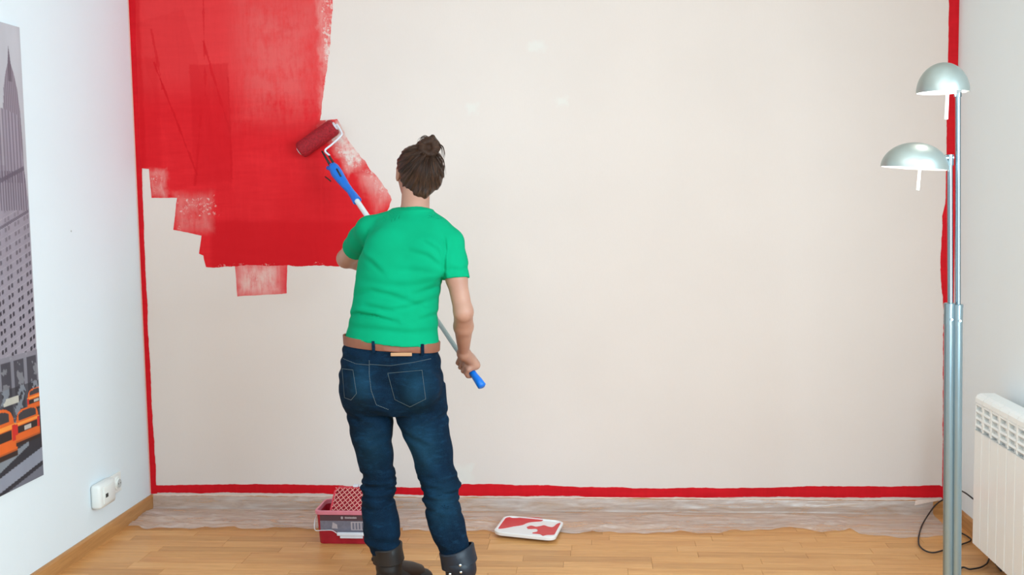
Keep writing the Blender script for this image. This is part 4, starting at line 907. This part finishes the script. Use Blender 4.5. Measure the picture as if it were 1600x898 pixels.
for k, ps in enumerate((((681, 236, -1.075), (688, 248, -1.075), (692, 262, -1.07), (693, 276, -1.065)), ((683, 240, -1.08), (691, 252, -1.08), (690, 268, -1.075), (686, 284, -1.07)), ((676, 244, -1.10), (682, 258, -1.11), (684, 274, -1.105), (680, 290, -1.09)),
        ((664, 242, -1.10), (652, 256, -1.115), (645, 268, -1.115), (641, 280, -1.10)), ((668, 246, -1.10), (662, 262, -1.12), (660, 280, -1.12), (658, 296, -1.10)), ((672, 246, -1.10), (672, 262, -1.12), (669, 280, -1.12), (665, 298, -1.095)), ((660, 236, -1.09), (645, 244, -1.10), (632, 256, -1.09), (626, 268, -1.07)), ((664, 228, -1.08), (648, 228, -1.08), (634, 236, -1.07), (624, 248, -1.05)),
        ((683, 225, -1.07), (690, 231, -1.07), (692, 241, -1.07), (690, 250, -1.07)), ((670, 216, -1.07), (664, 212, -1.07), (658, 214, -1.07), (655, 219, -1.07)))):
    for j in range(7):
        o_ = np.array([rg.uniform(-.005, .005), rg.uniform(-.003, .003), rg.uniform(-.004, .004)]); pts = spline([hb(*q)+o_*(1+.3*i) for i, q in enumerate(ps)], 6)
        n = len(pts); b.tube(pts, [.0012*(1-.8*i/n) for i in range(n)], 5)
lk = b.build('hair_strand', M['hair'], hair, smooth=True); lk['kind'] = 'stuff'; lk['label'] = 'loose wisps pulled up to the bun'

# ------------------------------------------------------------------ t-shirt
T = Field((1.12, -1.34, .84), (1.72, -.84, 1.46), 0.0036)
shirt = rows([(330, 622, 672, -1.05, .058), (342, 596, 694, -1.06, .078), (356, 580, 704, -1.065, .092), (375, 572, 703, -1.07, .104), (405, 560, 697, -1.075, .110), (435, 556, 691, -1.08, .108), (460, 553, 686.5, -1.08, .104), (490, 548, 683.5, -1.085, .102), (515, 544, 684.5, -1.085, .108), (540, 540, 683.5, -1.085, .114), (556, 539, 683, -1.085, .117)])
T.zloft(shirt, .02, p=2.2)
T.cone(V3(645, 341, -1.06), Ls+np.array([0.001, 0, .001]), .047, .046, .03); T.cone(V3(652, 343, -1.06), Rs+np.array([0, 0, .002]), .047, .047, .03)
sL = Ls+(Le-Ls)*.62; sRr = Rs+(Re-Rs)*.52
T.chain([Ls, (Ls+sL)/2, sL], [.047, .048, .048], .018); T.chain([Rs, (Rs+sRr)/2+np.array([.0, 0, 0]), sRr+np.array([.001, 0, 0])], [.048, .0470, .0450], .018)
T.ell(V3(600, 395, -1.14), (.055, .03, .07), k=.04); T.ell(V3(672, 405, -1.15), (.055, .03, .07), k=.04)    # shoulder blades
uL, uR = unit(Le-Ls), unit(Re-Rs)
h0, h1 = V3(540, 534, -1.2), V3(683, 547, -1.2); sl_ = (h1[2]-h0[2])/(h1[0]-h0[0])
FOLDS = [  # creases of the jersey: points in the photo frame, depth, width
    ([(541, 497), (556, 491), (585, 494), (622, 503)], .0075, .0075), ([(542, 512), (590, 514), (640, 520), (684, 519)], .0040, .010),
    ([(553, 462), (580, 454), (612, 461), (656, 478)], .0045, .010), ([(560, 438), (604, 446), (650, 447), (688, 437)], .0035, .012),
    ([(600, 487), (640, 480), (686, 466)], .0040, .009), ([(645, 460), (690, 447)], .0035, .008), ([(570, 478), (610, 484)], .0040, .008),
    ([(655, 500), (686, 492)], .0035, .008), ([(640, 392), (668, 400), (692, 418)], .0040, .009), ([(660, 376), (682, 390), (694, 412)], .0035, .008),
    ([(556, 398), (580, 410), (600, 428)], .0035, .009), ([(692, 372), (695, 392), (693, 418), (692, 434)], .0050, .0055), ([(568, 362), (562, 380), (558, 396)], .0045, .0060),
    ([(700, 420), (716, 424), (731, 418)], .0025, .008), ([(620, 420), (660, 424), (686, 428)], .0022, .010)]
def folds(X, Y, Z):
    w1 = fbm(X*9, Z*9, 21, 3, 1.0); w2 = fbm(X*6+3, Z*7, 22, 3, 1.0); a = 0.0020*w1+.0016*w2
    XX, ZZ = X[:, 0, :], Z[:, 0, :]; g = 0*XX+0*ZZ
    for pts, dep, wd in FOLDS:
        q = [at(px, py, -1.17) for px, py in pts]; best = 9+0*g; uu = 0*g; n = len(q)-1
        for k in range(n):
            a0, a1 = np.array([q[k][0], q[k][2]]), np.array([q[k+1][0], q[k+1][2]]); ab = a1-a0; t_ = np.clip(((XX-a0[0])*ab[0]+(ZZ-a0[1])*ab[1])/(ab@ab), 0, 1)
            sd = ((XX-a0[0])*ab[1]-(ZZ-a0[1])*ab[0])/np.linalg.norm(ab); d = np.sqrt((XX-a0[0]-t_*ab[0])**2+(ZZ-a0[1]-t_*ab[1])**2)*np.where(sd > 0, -1, 1)
            m_ = np.abs(d) < np.abs(best); best = np.where(m_, d, best); uu = np.where(m_, (k+t_)/n, uu)
        e = np.sin(np.pi*np.clip(uu*.92+.04, 0, 1))**.5
        g = g+dep*e*(np.exp(-(best/wd)**2)-.75*np.exp(-((best-1.9*wd)/(1.4*wd))**2))
    hem = np.clip((Z-(h0[2]+sl_*(X-h0[0]))-.010)/.03, 0, 1)
    back = np.clip((-1.03-Y)/.05, 0, 1)
    return (a+g[:, None, :]*back)*hem-.0035*(1-hem)
T.disp(folds)
Vs = T.v.copy()
T.v = smax(T.v, -(Vs+.0075), 0.0)                                            # hollow cloth, open at hem, sleeves and neck
def cutcone(a, b_, r1, r2): T.cone(a, b_, r1, r2, .001, op='cut')
T.cut(lambda X, Y, Z: (h0[2]+sl_*(X-h0[0])+.0015*np.sin(X*30)) - Z)
# open the sleeves by planes across the upper arm
def plane_cut(P, n, side, rad, C0=None):
    def fn(X, Y, Z):
        d = (X-P[0])*n[0]+(Y-P[1])*n[1]+(Z-P[2])*n[2]; r = np.sqrt((X-P[0])**2+(Y-P[1])**2+(Z-P[2])**2)
        rp2 = np.sqrt(np.maximum(r*r-d*d, 0)); return np.where((r < rad) & (rp2 < .058), d, -1.0)
    T.cut(fn)
plane_cut(sL, uL, 1, .085); plane_cut(sRr+np.array([0, 0, 0]), unit(uR+np.array([-.12, 0, 0])), 1, .080)
# neckline
nk = V3(648, 331, -1.045); T.cone(nk+np.array([0, -.0, -.025]), nk+np.array([0, .05, .12]), .0575, .062, .002, op='cut')
T.cut(lambda X, Y, Z: (Z-(V3(648, 317, -1.05)[2]+.35*(-.0)-(0.30*(Y+1.08)))))
shirt_o = T.mesh('t_shirt', M['shirt'], person)
# hem stitching lines and collar rib
def ring_on(F, zfn, x0, x1, n=50, off=.001):
    pts = []
    for i in range(n+1):
        x = x0+(x1-x0)*i/n; z = zfn(x); y = F.back_y(x, z)
        if y is not None: pts.append((x, y-off, z))
    return pts

# ------------------------------------------------------------------ jeans
J = Field((1.12, -1.36, .12), (1.68, -.90, .97), 0.0038)
pel = rows([(516, 541, 681, -1.085, .103), (532, 539.5, 682, -1.085, .104), (545, 537.5, 683.5, -1.085, .106), (562, 534.5, 687, -1.085, .110), (585, 531, 691.5, -1.085, .114), (610, 530.5, 695.5, -1.085, .114), (632, 537, 697.5, -1.085, .106), (642, 541, 698.5, -1.075, .088)])
J.zloft(pel, .012, p=2.25)
J.zloft(rows(LEGL), .012); J.zloft(rows(LEGR), .012)
J.ell(V3(574, 602, -1.150), (.068, .072, .074), k=.02); J.ell(V3(655, 606, -1.155), (.074, .074, .076), k=.02)
cz = V3(614, 585, -1.2); J.cone(V3(610, 580, -1.222), V3(614, 650, -1.21), .010, .016, .03, op='cut')
def jf(X, Y, Z):
    w1 = fbm(X*10, Z*8, 31, 3, 1.0); w2 = fbm(X*14+Y*9, Z*9, 32, 3, 1.0); w3 = fbm(X*20+Y*12, Z*22, 33, 3, 1.0)
    zk = np.clip(1-np.abs(Z-.40)/.11, 0, 1); kn = zk*zk*(3-2*zk)
    zh = np.clip((.27-Z)/.07, 0, 1); zu = np.clip(1-np.abs(Z-.655)/.05, 0, 1)
    a = .0034*kn*np.sin(Z*165+X*22+2.6*w1)+.0018*kn*np.sin(Z*330-X*30+4*w2)+.0030*kn*np.sin(Z*105-X*45+2*w2)
    a = a+.0034*zh*np.sin(Z*150+X*18+2.2*w2)+.0035*zu*np.sin(Z*120-np.abs(X-cz[0])*60+1.6*w1)
    th = np.clip((.64-Z)/.05, 0, 1)*np.clip((Z-.2)/.1, 0, 1); a = a+.0022*th*np.sin(Z*60+X*50+3*w1)
    tp = np.clip((Z-.76)/.06, 0, 1); a = a+.0026*tp*np.sin(Z*110+X*20+2*w2)
    for s_, x0_, z0_ in ((1, 1.30, .665), (-1, 1.44, .655), (1, 1.46, .60), (-1, 1.30, .58)):   # drag lines below the seat
        a = a+.0028*np.exp(-((X-x0_)/.06)**2-((Z-z0_)/.03)**2)*np.sin(Z*150+s_*X*70+w2)
    return a+.0018*w3+.0018*w1
J.disp(jf)
Jfull = J.v.copy()
w0, w1_ = V3(538, 531, -1.2), V3(683, 543, -1.2); ws = (w1_[2]-w0[2])/(w1_[0]-w0[0])
waist = lambda x: w0[2]+ws*(x-w0[0])
J.v = smax(J.v, -(Jfull+.009), 0.0)
J.cut(lambda X, Y, Z: Z-waist(X))
hz = V3(603, 868, -1.08)[2]; hzr = V3(715, 872, -1.2)[2]
J.cut(lambda X, Y, Z: np.where(X < 1.455, hz, hzr)-Z)
jeans = J.mesh('jeans', M['denim'], person)
J.v = Jfull
def J_y(x, z, off): 
    y = J.back_y(x, z); return None if y is None else y-off
def px_xz(px, py, Y=-1.2): q = at(px, py, Y); return q[0], q[2]
def on_jeans(px, py, off=.0012):
    q = at(px, py, -1.2)
    for _ in range(4):
        y = J.back_y(q[0], q[2])
        if y is None: return None
        q = at(px, py, y)
    return np.array([q[0], q[1]-off, q[2]])
def line_on(pts, r, name, mat, par, off=.0008, dash=False, step=3):
    b = MB(); P = []
    for i in range(len(pts)-1):
        a, c = np.array(pts[i], float), np.array(pts[i+1], float); n = max(2, int(np.linalg.norm(c-a)/step))
        for k in range(n): q = on_jeans(*(a+(c-a)*k/n), off); P.append(q)
    P.append(on_jeans(*pts[-1], off)); P = [q for q in P if q is not None]
    if dash:
        for i in range(len(P)-1): b.tube([P[i], P[i]*.42+P[i+1]*.58], r, 5)
    else: b.tube(P, r, 6)
    return b.build(name, mat, par, smooth=True)
def pocket(cn, top_n=14, nv=14):
    tl, tr, br, bm_, bl = [np.array(q, float) for q in cn]; grid_ = []
    for j in range(nv+1):
        v = j/nv
        for i in range(top_n+1):
            u = i/top_n; t_ = tl+(tr-tl)*u; bo = bl+(bm_-bl)*u*2 if u < .5 else bm_+(br-bm_)*(u-.5)*2; p = t_+(bo-t_)*v
            e = min(u, 1-u, v*1.0, 1-v)*40; q = on_jeans(p[0], p[1], .0006+.0018*min(1, e)); 
            if q is None: q = at(p[0], p[1], -1.19)
            grid_.append(q)
    f = [(j*(top_n+1)+i, j*(top_n+1)+i+1, (j+1)*(top_n+1)+i+1, (j+1)*(top_n+1)+i) for j in range(nv) for i in range(top_n)]
    o = mesh_obj('pocket', grid_, f, M['denim_pocket'], jeans, smooth=True)
    ins_ = lambda a, c, k=.06: a+(c-a)*k
    cc_ = (tl+tr+br+bm_+bl)/5; loop = [ins_(q, cc_) for q in (tl, tr, br, bm_, bl, tl)]
    line_on([tuple(q) for q in loop], .00085, 'stitching', M['stitch'], o, off=.0026, dash=True, step=2.2)
    return o
M['denim_pocket'] = denim('pocket_denim', True)
pocket([(604, 581), (661, 576), (667, 624), (641, 637), (616, 625)])
pocket([(534, 574), (552, 576), (558, 615), (549, 626), (538, 622)])
line_on([(577, 563), (577, 585), (580, 610), (588, 632), (608, 640)], .0010, 'seam', M['stitch'], jeans, dash=True, step=2.4)
line_on([(536, 560), (556, 568), (577, 570)], .0009, 'seam', M['stitch'], jeans, dash=True, step=2.4)
line_on([(578, 569), (610, 571), (645, 566), (684, 558)], .0009, 'seam', M['stitch'], jeans, dash=True, step=2.4)
# belt with loops and leather patch, following the jeans' waist all round
def waist_ring(dz, off, n=96):
    K = np.array(sorted(pel)); cx0 = 1.36; pts = []
    for k in range(n):
        an = 2*math.pi*k/n; x, y, z = cx0, -1.085, 0
        lo_, hi_ = 0.05, .26
        for _ in range(18):
            r = (lo_+hi_)/2; x = cx0+r*math.cos(an); y = -1.085+r*math.sin(an); z = waist(x)-dz
            i, j, l = [int((c-o_)/J.h) for c, o_ in zip((x, y, z), J.lo)]
            i = min(max(i, 0), J.n[0]-1); j = min(max(j, 0), J.n[1]-1); l = min(max(l, 0), J.n[2]-1)
            if J.v[i, j, l] < 0: lo_ = r
            else: hi_ = r
        pts.append((r, an))
    rr = np.array([q[0] for q in pts]); rr = np.convolve(np.pad(rr, 2, mode='wrap'), np.ones(5)/5, 'valid')
    return [(cx0+(r+off)*math.cos(q[1]), -1.085+(r+off)*math.sin(q[1]), waist(cx0+(r+off)*math.cos(q[1]))-dz) for r, q in zip(rr, pts)]
bo, n = 0.0050, 96
prof = [(-.003, -.002), (-.003, bo), (.000, bo+.0012), (.026, bo+.0012), (.029, bo), (.029, -.002)]
rings = [waist_ring(dz, off) for dz, off in prof]; b = MB()
b.add([p for r_ in rings for p in r_], [(i*n+k, i*n+(k+1) % n, ((i+1) % 6)*n+(k+1) % n, ((i+1) % 6)*n+k) for i in range(6) for k in range(n)])
belt = auto_smooth(b.build('belt', M['belt'], person)); 
ringo = waist_ring(.0145, bo+.0012)
def belt_y(px):
    x = at(px, 545, -1.2)[0]; c = [q for q in ringo if q[1] < -1.085]; q = min(c, key=lambda q: abs(q[0]-x)); return q[0] if False else x, q[1]
for px in (583, 658):
    x, y = belt_y(px); z = waist(x); b = MB(); b.box(x-.0055, x+.0055, y-.0045, y+.002, z-.036, z+.004, b=.0015); b.build('belt_loop', M['denim_pocket'], belt)
b = MB(); x, y = belt_y(626); z = waist(x); b.box(x-.036, x+.036, y-.003, y+.004, z-.040, z-.0285, b=.0015); b.build('leather_patch', M['patch'], jeans)
b = MB(); zf = waist(1.37); b.box(1.345, 1.395, -.985, -.975, zf-.036, zf+.006, b=.004); b.build('buckle', M['rivet'], belt)

# ------------------------------------------------------------------ boots
def boot(name, A_, F_, keys, cuffz, mat, mat_toe, cuff_r, tilt=None):
    lo = np.minimum(g0(A_-F_*.09, 0), g0(A_+F_*.22, 0))-.09; hi = np.maximum(g0(A_-F_*.09, 0), g0(A_+F_*.22, 0))+.09; lo[2] = -.012; hi[2] = .26
    q = Field(lo, hi, .0034)
    q.chain([keys[0][0], keys[1][0], keys[2][0]], [keys[0][1], keys[1][1], keys[2][1]], .012)
    q.cone(g0(A_-F_*.045, .050), g0(A_+F_*.035, .058), .042, .044, .02); q.cone(g0(A_+F_*.03, .060), g0(A_+F_*.115, .036), .042, .036, .02); q.ell(g0(A_+F_*.150, .036), (.044, .044, .034), k=.025)
    q.disp(lambda X, Y, Z: .0018*np.sin(Z*110+X*30+Y*20)*np.clip((Z-.07)/.04, 0, 1)+.0009*fbm(X*30+Y*20, Z*30, 41, 3, 1.0))
    q.cut(lambda X, Y, Z: .014-Z); top = cuffz; full = q.v.copy()
    q.cut(lambda X, Y, Z: Z-top+(.012 if tilt is not None else .004))
    q.cone(keys[0][0]*1.0+np.array([0, 0, .0]), keys[0][0]+np.array([0, 0, .06]), keys[0][1]-.007, keys[0][1]-.007, .001, op='cut')
    bo_ = q.mesh(name, mat, person)
    # sole with heel
    out = []
    Sd = np.array([F_[1], -F_[0], 0])
    for u, w in ((-.085, 0), (-.082, .020), (-.065, .034), (-.02, .036), (.04, .034), (.09, .043), (.14, .046), (.175, .036), (.196, .016), (.199, 0)): out.append((u, w))
    poly = [tuple((A_+F_*u+Sd*w)[:2]) for u, w in out]+[tuple((A_+F_*u-Sd*w)[:2]) for u, w in out[::-1][1:-1]]
    b = MB(); b.prism(poly, lambda x, y, d: (x, y, .0135+d), .008); hl = [tuple((A_+F_*u+Sd*w)[:2]) for u, w in ((-.084, -.02), (-.084, .02), (-.065, .033), (-.015, .034), (-.015, -.034), (-.065, -.033))]
    b.prism(hl, lambda x, y, d: (x, y, d), .014); fr2 = [(u, w) for u, w in out if u > .03]; fp_ = [tuple((A_+F_*u+Sd*w)[:2]) for u, w in fr2]+[tuple((A_+F_*u-Sd*w)[:2]) for u, w in fr2[::-1][1:]]
    b.prism(fp_, lambda x, y, d: (x, y, d), .014); b.build('sole', M['sole'], bo_)
    # turned-down cuff
    c0 = keys[0][0]; ax_ = unit(keys[0][0]-keys[1][0]); zc = [(-.055, cuff_r+.0035), (-.052, cuff_r+.007), (-.020, cuff_r+.0055), (.0, cuff_r+.006), (.004, cuff_r+.003), (.004, cuff_r-.001), (-.02, cuff_r-.002), (-.055, cuff_r)]
    Mz = Vector(tilt if tilt is not None else ax_).to_track_quat('Z', 'X').to_matrix(); b = MB(); nn = 40; vv = []
    for z, r in zc:
        for k in range(nn):
            an = 2*math.pi*k/nn; rr = r*(1+.03*math.sin(an*3+z*60)); vv.append(Vector(c0)+Mz @ Vector((rr*math.cos(an)*.98, rr*math.sin(an)*1.08, z+.003*math.sin(an*2+1))))
    b.add(vv, [(i*nn+k, i*nn+(k+1) % nn, ((i+1) % 8)*nn+(k+1) % nn, ((i+1) % 8)*nn+k) for i in range(8) for k in range(nn)]); cf = auto_smooth(b.build('cuff', mat, bo_), 40)
    return bo_, c0, Mz
lt = V3(604.5, 853, -1.08); l1 = V3(609, 882, -1.08)
kl = [(lt, .0520), (l1*.999, .0440), (g0(LA, .075), .045)]
bl, c0, Mz = boot('boot', LA, LF, kl, lt[2], M['boot_dark'], None, .0500); bl['label'] = 'very dark brown left boot'
b = MB(); kq = V3(583, 873, -1.10); b.tube([kq+np.array([.008, 0, 0]), kq, kq-np.array([.005, 0, 0])], [.006, .010, .006], 14); auto_smooth(b.build('buckle_knob', M['boot_dark'], bl))
b = MB(); q0 = g0(LA+LF*.055, .094); b.tube([q0-LF*.03+np.array([0, 0, .012]), q0+LF*.045-np.array([0, 0, .018]), q0+LF*.09-np.array([0, 0, .034])], [.030, .033, .026], 20); auto_smooth(b.build('instep', M['boot_brown'], bl), 60)
rt = V3(713, 858, -1.19); r1_ = V3(719, 882, -1.205)
kr = [(rt, .0555), (r1_, .0520), (g0(RA, .075), .045)]
br, c0, Mz = boot('boot', RA, RF, kr, rt[2], M['boot_navy'], None, .0560, (-.26, .06, 1)); br['label'] = 'navy right boot with riveted cuff'
for px, py in ((719, 883), (720, 894), (703, 897)):
    q = V3(px, py, -1.2705); b = MB(); b.tube([q+np.array([0, .006, 0]), q, q-np.array([0, .0018, 0])], [.0042, .0042, .0015], 12); auto_smooth(b.build('rivet', M['rivet'], br))

# ------------------------------------------------------------------ paint roller on its pole
M['blue'] = simple('bright_blue_plastic', srgb(4, 112, 214), 0.35, var=0.06); M['pole_white'] = simple('white_pole_enamel', srgb(226, 230, 230), 0.3, var=.02); M['pole_grey'] = metal('grey_pole_metal', srgb(160, 172, 172), 0.35, .6)
t = NT('red_soaked_nap'); p = t.obj(); nz = t.noise(p, 120, 4, .7); t.set(col=t.mix(t.map(nz, .3, .7), srgb(190, 24, 40), srgb(128, 10, 26)), rough=.6, spec=.4); t.bump(nz, .8, .006); M['nap'] = t.m
M['black_plastic'] = simple('black_plastic', srgb(36, 36, 38), 0.45)
roller = empty('paint_roller', tuple(pole_at(0.5)), 'blue gripped pole with red soaked paint roller pressed on the wall', 'paint roller')
wr = .038; ra, rb = np.array(at(470, 235, -wr-.003)), np.array(at(522, 198, -wr-.003)); ra[1] = rb[1] = -wr-.003
ru_ = unit(rb-ra); b = MB(); pts = [ra-ru_*.004, ra, ra+ru_*.01]+[ra+(rb-ra)*f for f in np.linspace(.1, .9, 12)]+[rb-ru_*.01, rb, rb+ru_*.004]
b.tube(pts, [wr*.80, wr*.93, wr]+[wr]*12+[wr, wr*.93, wr*.8], 36); sleeve = auto_smooth(b.build('roller_sleeve', M['nap'], roller), 60)
b = MB()
for e, s_ in ((ra, -1), (rb, 1)): b = MB(); b.tube([e+ru_*s_*.003, e+ru_*s_*.009], .019, 24); auto_smooth(b.build('end_cap', M['handle_white'], sleeve))
rc = rb+ru_*.018; out_ = np.array(at(536, 213, -.075)); b = MB()
yk = np.array(at(515, 243, -.130)); b.tube(spline([rb-ru_*.05, rb+ru_*.008, rb+ru_*.018+np.array([.002, -.006, -.004]), np.array(at(534, 208, -.070)), np.array(at(531, 214, -.085)), np.array(at(518, 226, -.115)), np.array(at(508, 235, -.125)), yk], 8), .0042, 12)
b.build('frame_wire', M['handle_white'], roller, smooth=True)
b = MB(); g1 = np.array(at(523, 258, -.148))
for dx in (-4, 3): b.tube([np.array(at(507+dx, 236, -.120)), np.array(at(514+dx, 248, -.135)), np.array(at(520+dx, 258, -.148))], [.0035, .0050, .0055], 10)
b.build('fork', M['black_plastic'], roller, smooth=True)
# blue swivel grip: fat head, narrow waist, flared socket
gb_ = pole_at(0.0); ga = lambda px, py, Y: np.array(at(px, py, Y))
sp_ = [ga(519, 256, -.148), ga(521, 261, -.152), ga(526, 270, -.160), ga(533, 280, -.175), ga(541, 291, -.20), ga(547, 298, -.215), ga(552, 305, -.235), ga(558, 314, -.26)]
b = MB(); b.tube(sp_, [.013, .022, .0255, .022, .0175, .0150, .0170, .0195], 24); grip = auto_smooth(b.build('swivel_grip', M['blue'], roller), 60)
b = MB(); b.tube([ga(512, 262, -.150), ga(522, 266, -.172)], .009, 14); b.tube([ga(522, 266, -.172), ga(530, 263, -.165)], .008, 14); b.build('locking_knob', M['blue'], grip, smooth=True)
b = MB(); b.tube([ga(526, 264, -.178), ga(533, 276, -.193)], .0042, 8); b.build('lever', M['black_plastic'], grip, smooth=True); b = MB(); b.tube([ga(508, 276, -.10), ga(517, 283, -.12)], .0030, 8); b.build('lever', M['black_plastic'], grip, smooth=True)
pS = ga(556, 311, -.255); pj = pole_at(.55)
# the pole: white upper tube, grey telescopic lower tube, blue end grip
pu = unit(pB-pS); b = MB(); b.tube([pS, pS+(pB-pS)*.50], .0112, 20); auto_smooth(b.build('upper_tube', M['pole_white'], roller))
b = MB(); b.tube([pS+(pB-pS)*.49, pB-pu*.05], .0088, 20); auto_smooth(b.build('lower_tube', M['pole_grey'], roller))
b = MB(); b.tube([pB-pu*.150, pB-pu*.145, pB-pu*.05, pB-pu*.02+np.array([.002, 0, -.001]), pB+np.array([.004, 0, -.004]), pB+pu*.004+np.array([.004, 0, -.005])], [.0105, .0125, .0125, .0150, .0160, .010], 24); auto_smooth(b.build('end_grip', M['blue'], roller), 60)
b = MB(); b.tube([pS+(pB-pS)*.47, pS+(pB-pS)*.475, pS+(pB-pS)*.515, pS+(pB-pS)*.52], [.012, .0145, .0145, .012], 20); auto_smooth(b.build('clamp_collar', M['blue'], roller))
